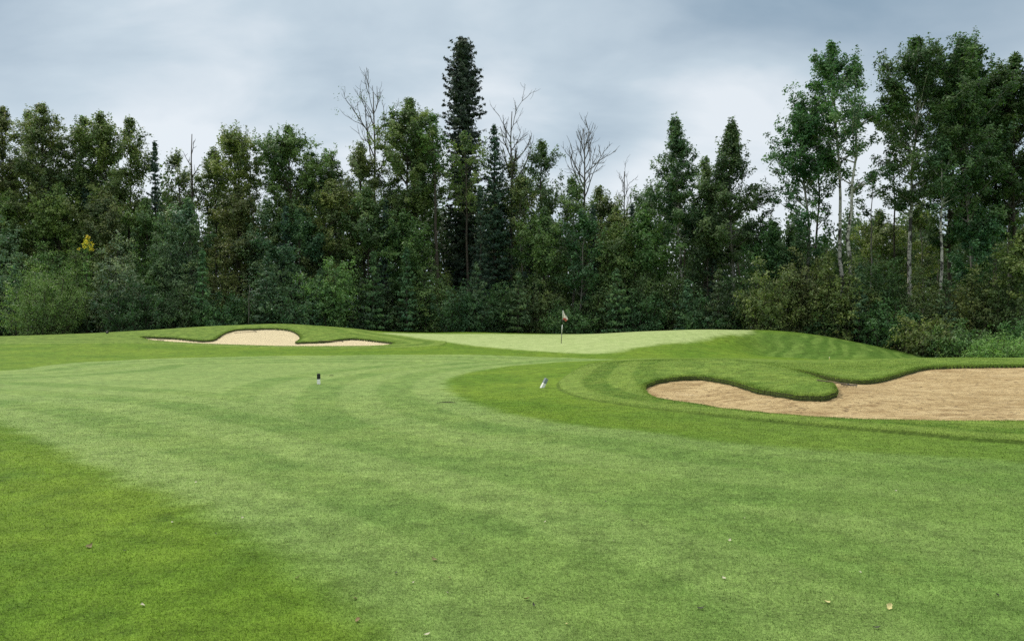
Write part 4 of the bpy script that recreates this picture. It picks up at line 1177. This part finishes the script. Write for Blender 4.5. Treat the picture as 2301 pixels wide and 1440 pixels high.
# rakes lying in the sand
def rake(label, hx, hy, tx, ty, L=1.7, head=.42, toward=1, flip=0):
    """head at photo point (hx, hy), handle end at (tx, ty)"""
    def sandpt(px, py, poly=None):
        q = hit_s(px, py); return q
    a = sandpt(hx, hy); b = sandpt(tx, ty)
    d = b - a; d[2] = 0; n = np.linalg.norm(d); d /= n
    ang = math.atan2(d[1], d[0])
    o = obj('bunker_rake', None, loc=tuple(a + np.array([0, 0, .01])), rotz=ang, label=label, category='rake', group='rakes lying in the sand bunkers')
    dz = (b[2] - a[2]) / n * L
    g = Geo(); g.tube([(0, 0, .045), (L * .5, 0, .03 + dz * .5), (L, 0, .015 + dz)], [.016, .015, .014], 8); obj('handle', g.mesh('handle', M['dull_wood'], True), parent=o)
    g = Geo(); g.box((0, 0, .04), (.045, head, .03)); g.tube([(0, 0, .05), (.16, 0, .055)], [.022, .019], 8); hd = obj('head', g.mesh('head', M['rake_head']), parent=o)
    g = Geo()
    for k in range(11):
        y = (k / 10 - .5) * head * .94; g.tube([(0, y, .03), (-.012, y, -.03)], [.007, .004], 5)
    obj('tines', g.mesh('tines', M['rake_head']), parent=hd)


def sand_z(x, y, poly, drop):
    d = sdf(x, y, poly, 3.0)
    return terr(x, y) - 0.015 - drop * sstep(d, -0.1, 0.02) - (0.07 if poly is BUNK_R else -.03) * sstep(d, 0.2, 1.6)


def hit_s(px, py):
    Y = np.arange(12, 64, 0.03); x = (px - 1150.5) / F * Y; z = CAMZ - (py - HZ) / F * Y
    poly, drop = (BUNK_R, .08) if px > 1200 else (BUNK_L, .105)
    s = np.maximum(np.where(sdf(x, Y, poly, 3.0) > -.05, sand_z(x, Y, poly, drop), -9), ground_z(x, Y))
    k = np.argmax(z < s); return np.array([x[k], Y[k], s[k]])


rake('rake in the near bunker, its handle reaching back behind the grassy nose', 1908, 869, 1856, 860, 1.35)
rake('rake high on the steep sand face of the far bunker', 575, 746, 528, 749, 1.5)
rake('rake in the right hand pocket of the far bunker below the lip', 770, 768.5, 722, 771, 1.6)
rake('rake lying in the thin left end of the far bunker', 361, 766, 338, 766, 1.3)

# squat dark sprinkler head on the far left rise
q = on_ground(241, 751)
o = place('sprinkler_head', 'sprinkler', 'squat dark sprinkler head on the far left rise against the bushes', 241, 751, float(q[1]))
g = Geo(); g.tube([(0, 0, -.02), (0, 0, .10), (0, 0, .12)], [.09, .09, .07], 12); obj('riser', g.mesh('riser', M['black_paint'], True), parent=o)
g = Geo(); g.tube([(0, 0, .12), (0, 0, .20)], [.055, .045], 12); g.tube([(0, 0, .18), (.11, 0, .21)], [.02, .014], 6); obj('nozzle', g.mesh('nozzle', M['rake_head'], True), parent=o)


# ------------------------------------------------------------------ fallen leaves, twigs, a few loose bits
def leaf_piece(seed, L, W_, curl, mat):
    rng = np.random.default_rng(seed); n = 9; V = []
    for i in range(n):
        u = i / (n - 1); w_ = W_ * sin(pi * (0.04 + .92 * u) ** .8) * .5
        z = .006 + curl * L * (2 * u - 1) ** 2 + .004 * sin(u * 9 + seed)
        x = (u - .5) * L
        for s in (-1, -.5, 0, .5, 1):
            V.append((x, s * w_ * (1 + .15 * rng.normal()), z + curl * W_ * abs(s) * .9 + rng.normal(0, .0012)))
    V = np.array(V); i = np.arange(n - 1)[:, None] * 5; j = np.arange(4)[None]
    Q = np.stack([i + j, i + j + 1, i + j + 6, i + j + 5], -1).reshape(-1, 4)
    me = mesh_np('leaf_blade', V, [Q], mat, smooth=True)
    g = Geo(); g.tube([(-L * .5, 0, .006 + curl * L), (-L * .72, .01, .004 + curl * L * .4), (-L * .92, .004, .003)], [.0022, .0018, .0015], 4)
    return me, g.mesh('leaf_stalk', mat)


LM = dict(pale=plain_mat('leaf_pale', (.50, .48, .34), .7, .15, 60), brown=plain_mat('leaf_brown', (.22, .19, .08), .7, .2, 60), dark=plain_mat('leaf_dark', (.030, .034, .018), .6, .2, 60),
          rust=plain_mat('leaf_rust', (.20, .14, .05), .7, .2, 60), tan=plain_mat('leaf_tan', (.42, .34, .20), .7, .2, 60), yellow=plain_mat('leaf_yellow', (.60, .55, .24), .7, .15, 60))
LP = {k: [leaf_piece(i * 7 + len(k), 1.0, .62 if k != 'dark' else .45, .13 + .05 * i, m) for i in range(2)] for k, m in LM.items()}
LL = [
    (798, 1353, 'tan', .060, 'curled tan leaf near the bottom, on the boundary of the two greens'), (975, 1264, 'brown', .065, 'crumpled brown leaf right of the mown boundary, above the curled tan one'),
    (1010, 1303, 'brown', .045, 'small brown leaf just below the crumpled brown one'), (1007, 1340, 'pale', .040, 'small pale leaf low at the middle, under two brown ones'),
    (1183, 1355, 'rust', .062, 'rust red leaf at bottom centre'), (1199, 1367, 'dark', .045, 'dark leaf touching the rust red one'),
    (387, 1177, 'pale', .042, 'whitish chip of leaf in the saturated grass at left'), (200, 1232, 'brown', .085, 'long thin brown leaf lying far left'),
    (320, 1366, 'pale', .055, 'narrow pale leaf standing on edge at lower left'), (670, 1300, 'brown', .050, 'flat brown leaf left of the curled tan one'),
    (1225, 1177, 'pale', .038, 'round white bit of leaf at the centre of the fairway'), (1205, 1181, 'dark', .034, 'dark scrap just left of the round white bit'),
    (1857, 1361, 'yellow', .062, 'large pale yellow leaf lower right, tilted up'), (1998, 1373, 'yellow', .070, 'large flat yellowish leaf right of the tilted one'),
    (2240, 1345, 'dark', .065, 'dark green leaf near the right edge'), (1971, 1416, 'dark', .055, 'dark leaf at the bottom right'),
    (1627, 1303, 'pale', .048, 'pale leaf by itself in the lower right fairway'), (1640, 1218, 'pale', .045, 'pale leaf far above the lone lower right one'),
    (1933, 1291, 'pale', .040, 'small whitish leaf between the lone pale leaf and the dark edge leaf'), (1575, 1375, 'dark', .058, 'dark curled leaf below the lone pale leaf'),
    (440, 1086, 'pale', .042, 'tiny pale leaf high on the left of the fairway'), (1138, 1071, 'dark', .060, 'dark leaf in the upper middle fairway'),
    (1260, 1133, 'dark', .045, 'dark leaf up and right of the round white bit'), (1236, 1118, 'pale', .036, 'small pale leaf above the dark one at centre right'),
    (960, 1431, 'pale', .050, 'pale leaf at the very bottom edge'), (848, 1138, 'dark', .045, 'small dark leaf left of the middle'),
    (1040, 1204, 'dark', .042, 'dark crumb left of the round white bit and lower'), (545, 1167, 'pale', .038, 'pale crumb right of the whitish chip'),
    (485, 1202, 'dark', .036, 'dark crumb below the pale crumb on the left'), (248, 1150, 'tan', .040, 'tan crumb up left of the whitish chip'),
    (1361, 1129, 'dark', .036, 'dark crumb at centre right, in line with the small pale leaf'), (1420, 1173, 'dark', .042, 'dark crumb right of the round white bit'),
    (1588, 1164, 'dark', .030, 'faint dark crumb below the two pale crumbs at right'), (1672, 1166, 'pale', .034, 'pale crumb on the right half of the fairway'),
    (1634, 1186, 'pale', .030, 'faint pale crumb left of the right hand pale crumb'), (1380, 1221, 'pale', .032, 'faint pale crumb below the dark one right of centre'),
    (1275, 1408, 'yellow', .038, 'small yellowish leaf at the bottom right of centre'), (928, 1316, 'pale', .030, 'pale chip left of the crumpled brown leaf'),
    (890, 1290, 'dark', .040, 'dark scrap between the boundary and the crumpled brown leaf'), (470, 1239, 'dark', .036, 'dark scrap in the left grass under the whitish chip'),
    (280, 1240, 'dark', .036, 'dark scrap right of the long thin brown leaf'), (845, 1068, 'dark', .030, 'tiny dark scrap left of the upper middle dark leaf'),
    (804, 1400, 'rust', .060, 'reddish shred right at the boundary near the bottom'), (1093, 1290, 'dark', .034, 'dark chip between the brown and rust leaves'),
    (2013, 1104, 'pale', .030, 'pale fleck in the far right part of the fairway'), (1703, 1046, 'dark', .036, 'dark fleck below the near bunker'),
]
rng = np.random.default_rng(8)
for k, (px, py, kind, size, lab) in enumerate(LL):
    Y = CAMZ * F / (py - HZ); q = on_ground(px, py)
    x, Y = float(q[0]), float(q[1])
    o = obj('fallen_leaf', None, loc=(x, Y, float(ground_z(np.array([x]), np.array([Y]))[0]) + .009), rotz=rng.random() * tau, label=lab, category='leaf', group='fallen leaves scattered over the fairway')
    o.rotation_euler = (rng.normal(0, .25), rng.normal(0, .25), rng.random() * tau); o.scale = (size * .72, size * .72, size * .72)
    a, b = LP[kind][k % 2]
    obj('leaf_blade', a, parent=o); obj('leaf_stalk', b, parent=o)

# sticks
for px, py, L, rz, lab in [(1003, 907, .42, .15, 'dark stick lying on the fairway left of the leaning post'), (745, 845.5, .16, .1, 'short dark stick beside the upright post'), (930, 1271, .0, 0, '')]:
    if not lab: continue
    q = on_ground(px, py); x, Y = float(q[0]), float(q[1])
    g = Geo(); g.tube([(-L / 2, 0, .02), (-L * .1, .012, .032), (L * .3, -.01, .030), (L / 2, .01, .018)], [.006, .010, .008, .004], 6)
    g.tube([(L * .1, 0, .03), (L * .25, .05, .04)], [.006, .003], 5)
    o = obj('stick', g.mesh('stick', M['bark_dark'], True), loc=(x, Y, float(ground_z(np.array([x]), np.array([Y]))[0])), rotz=rz, label=lab, category='stick')
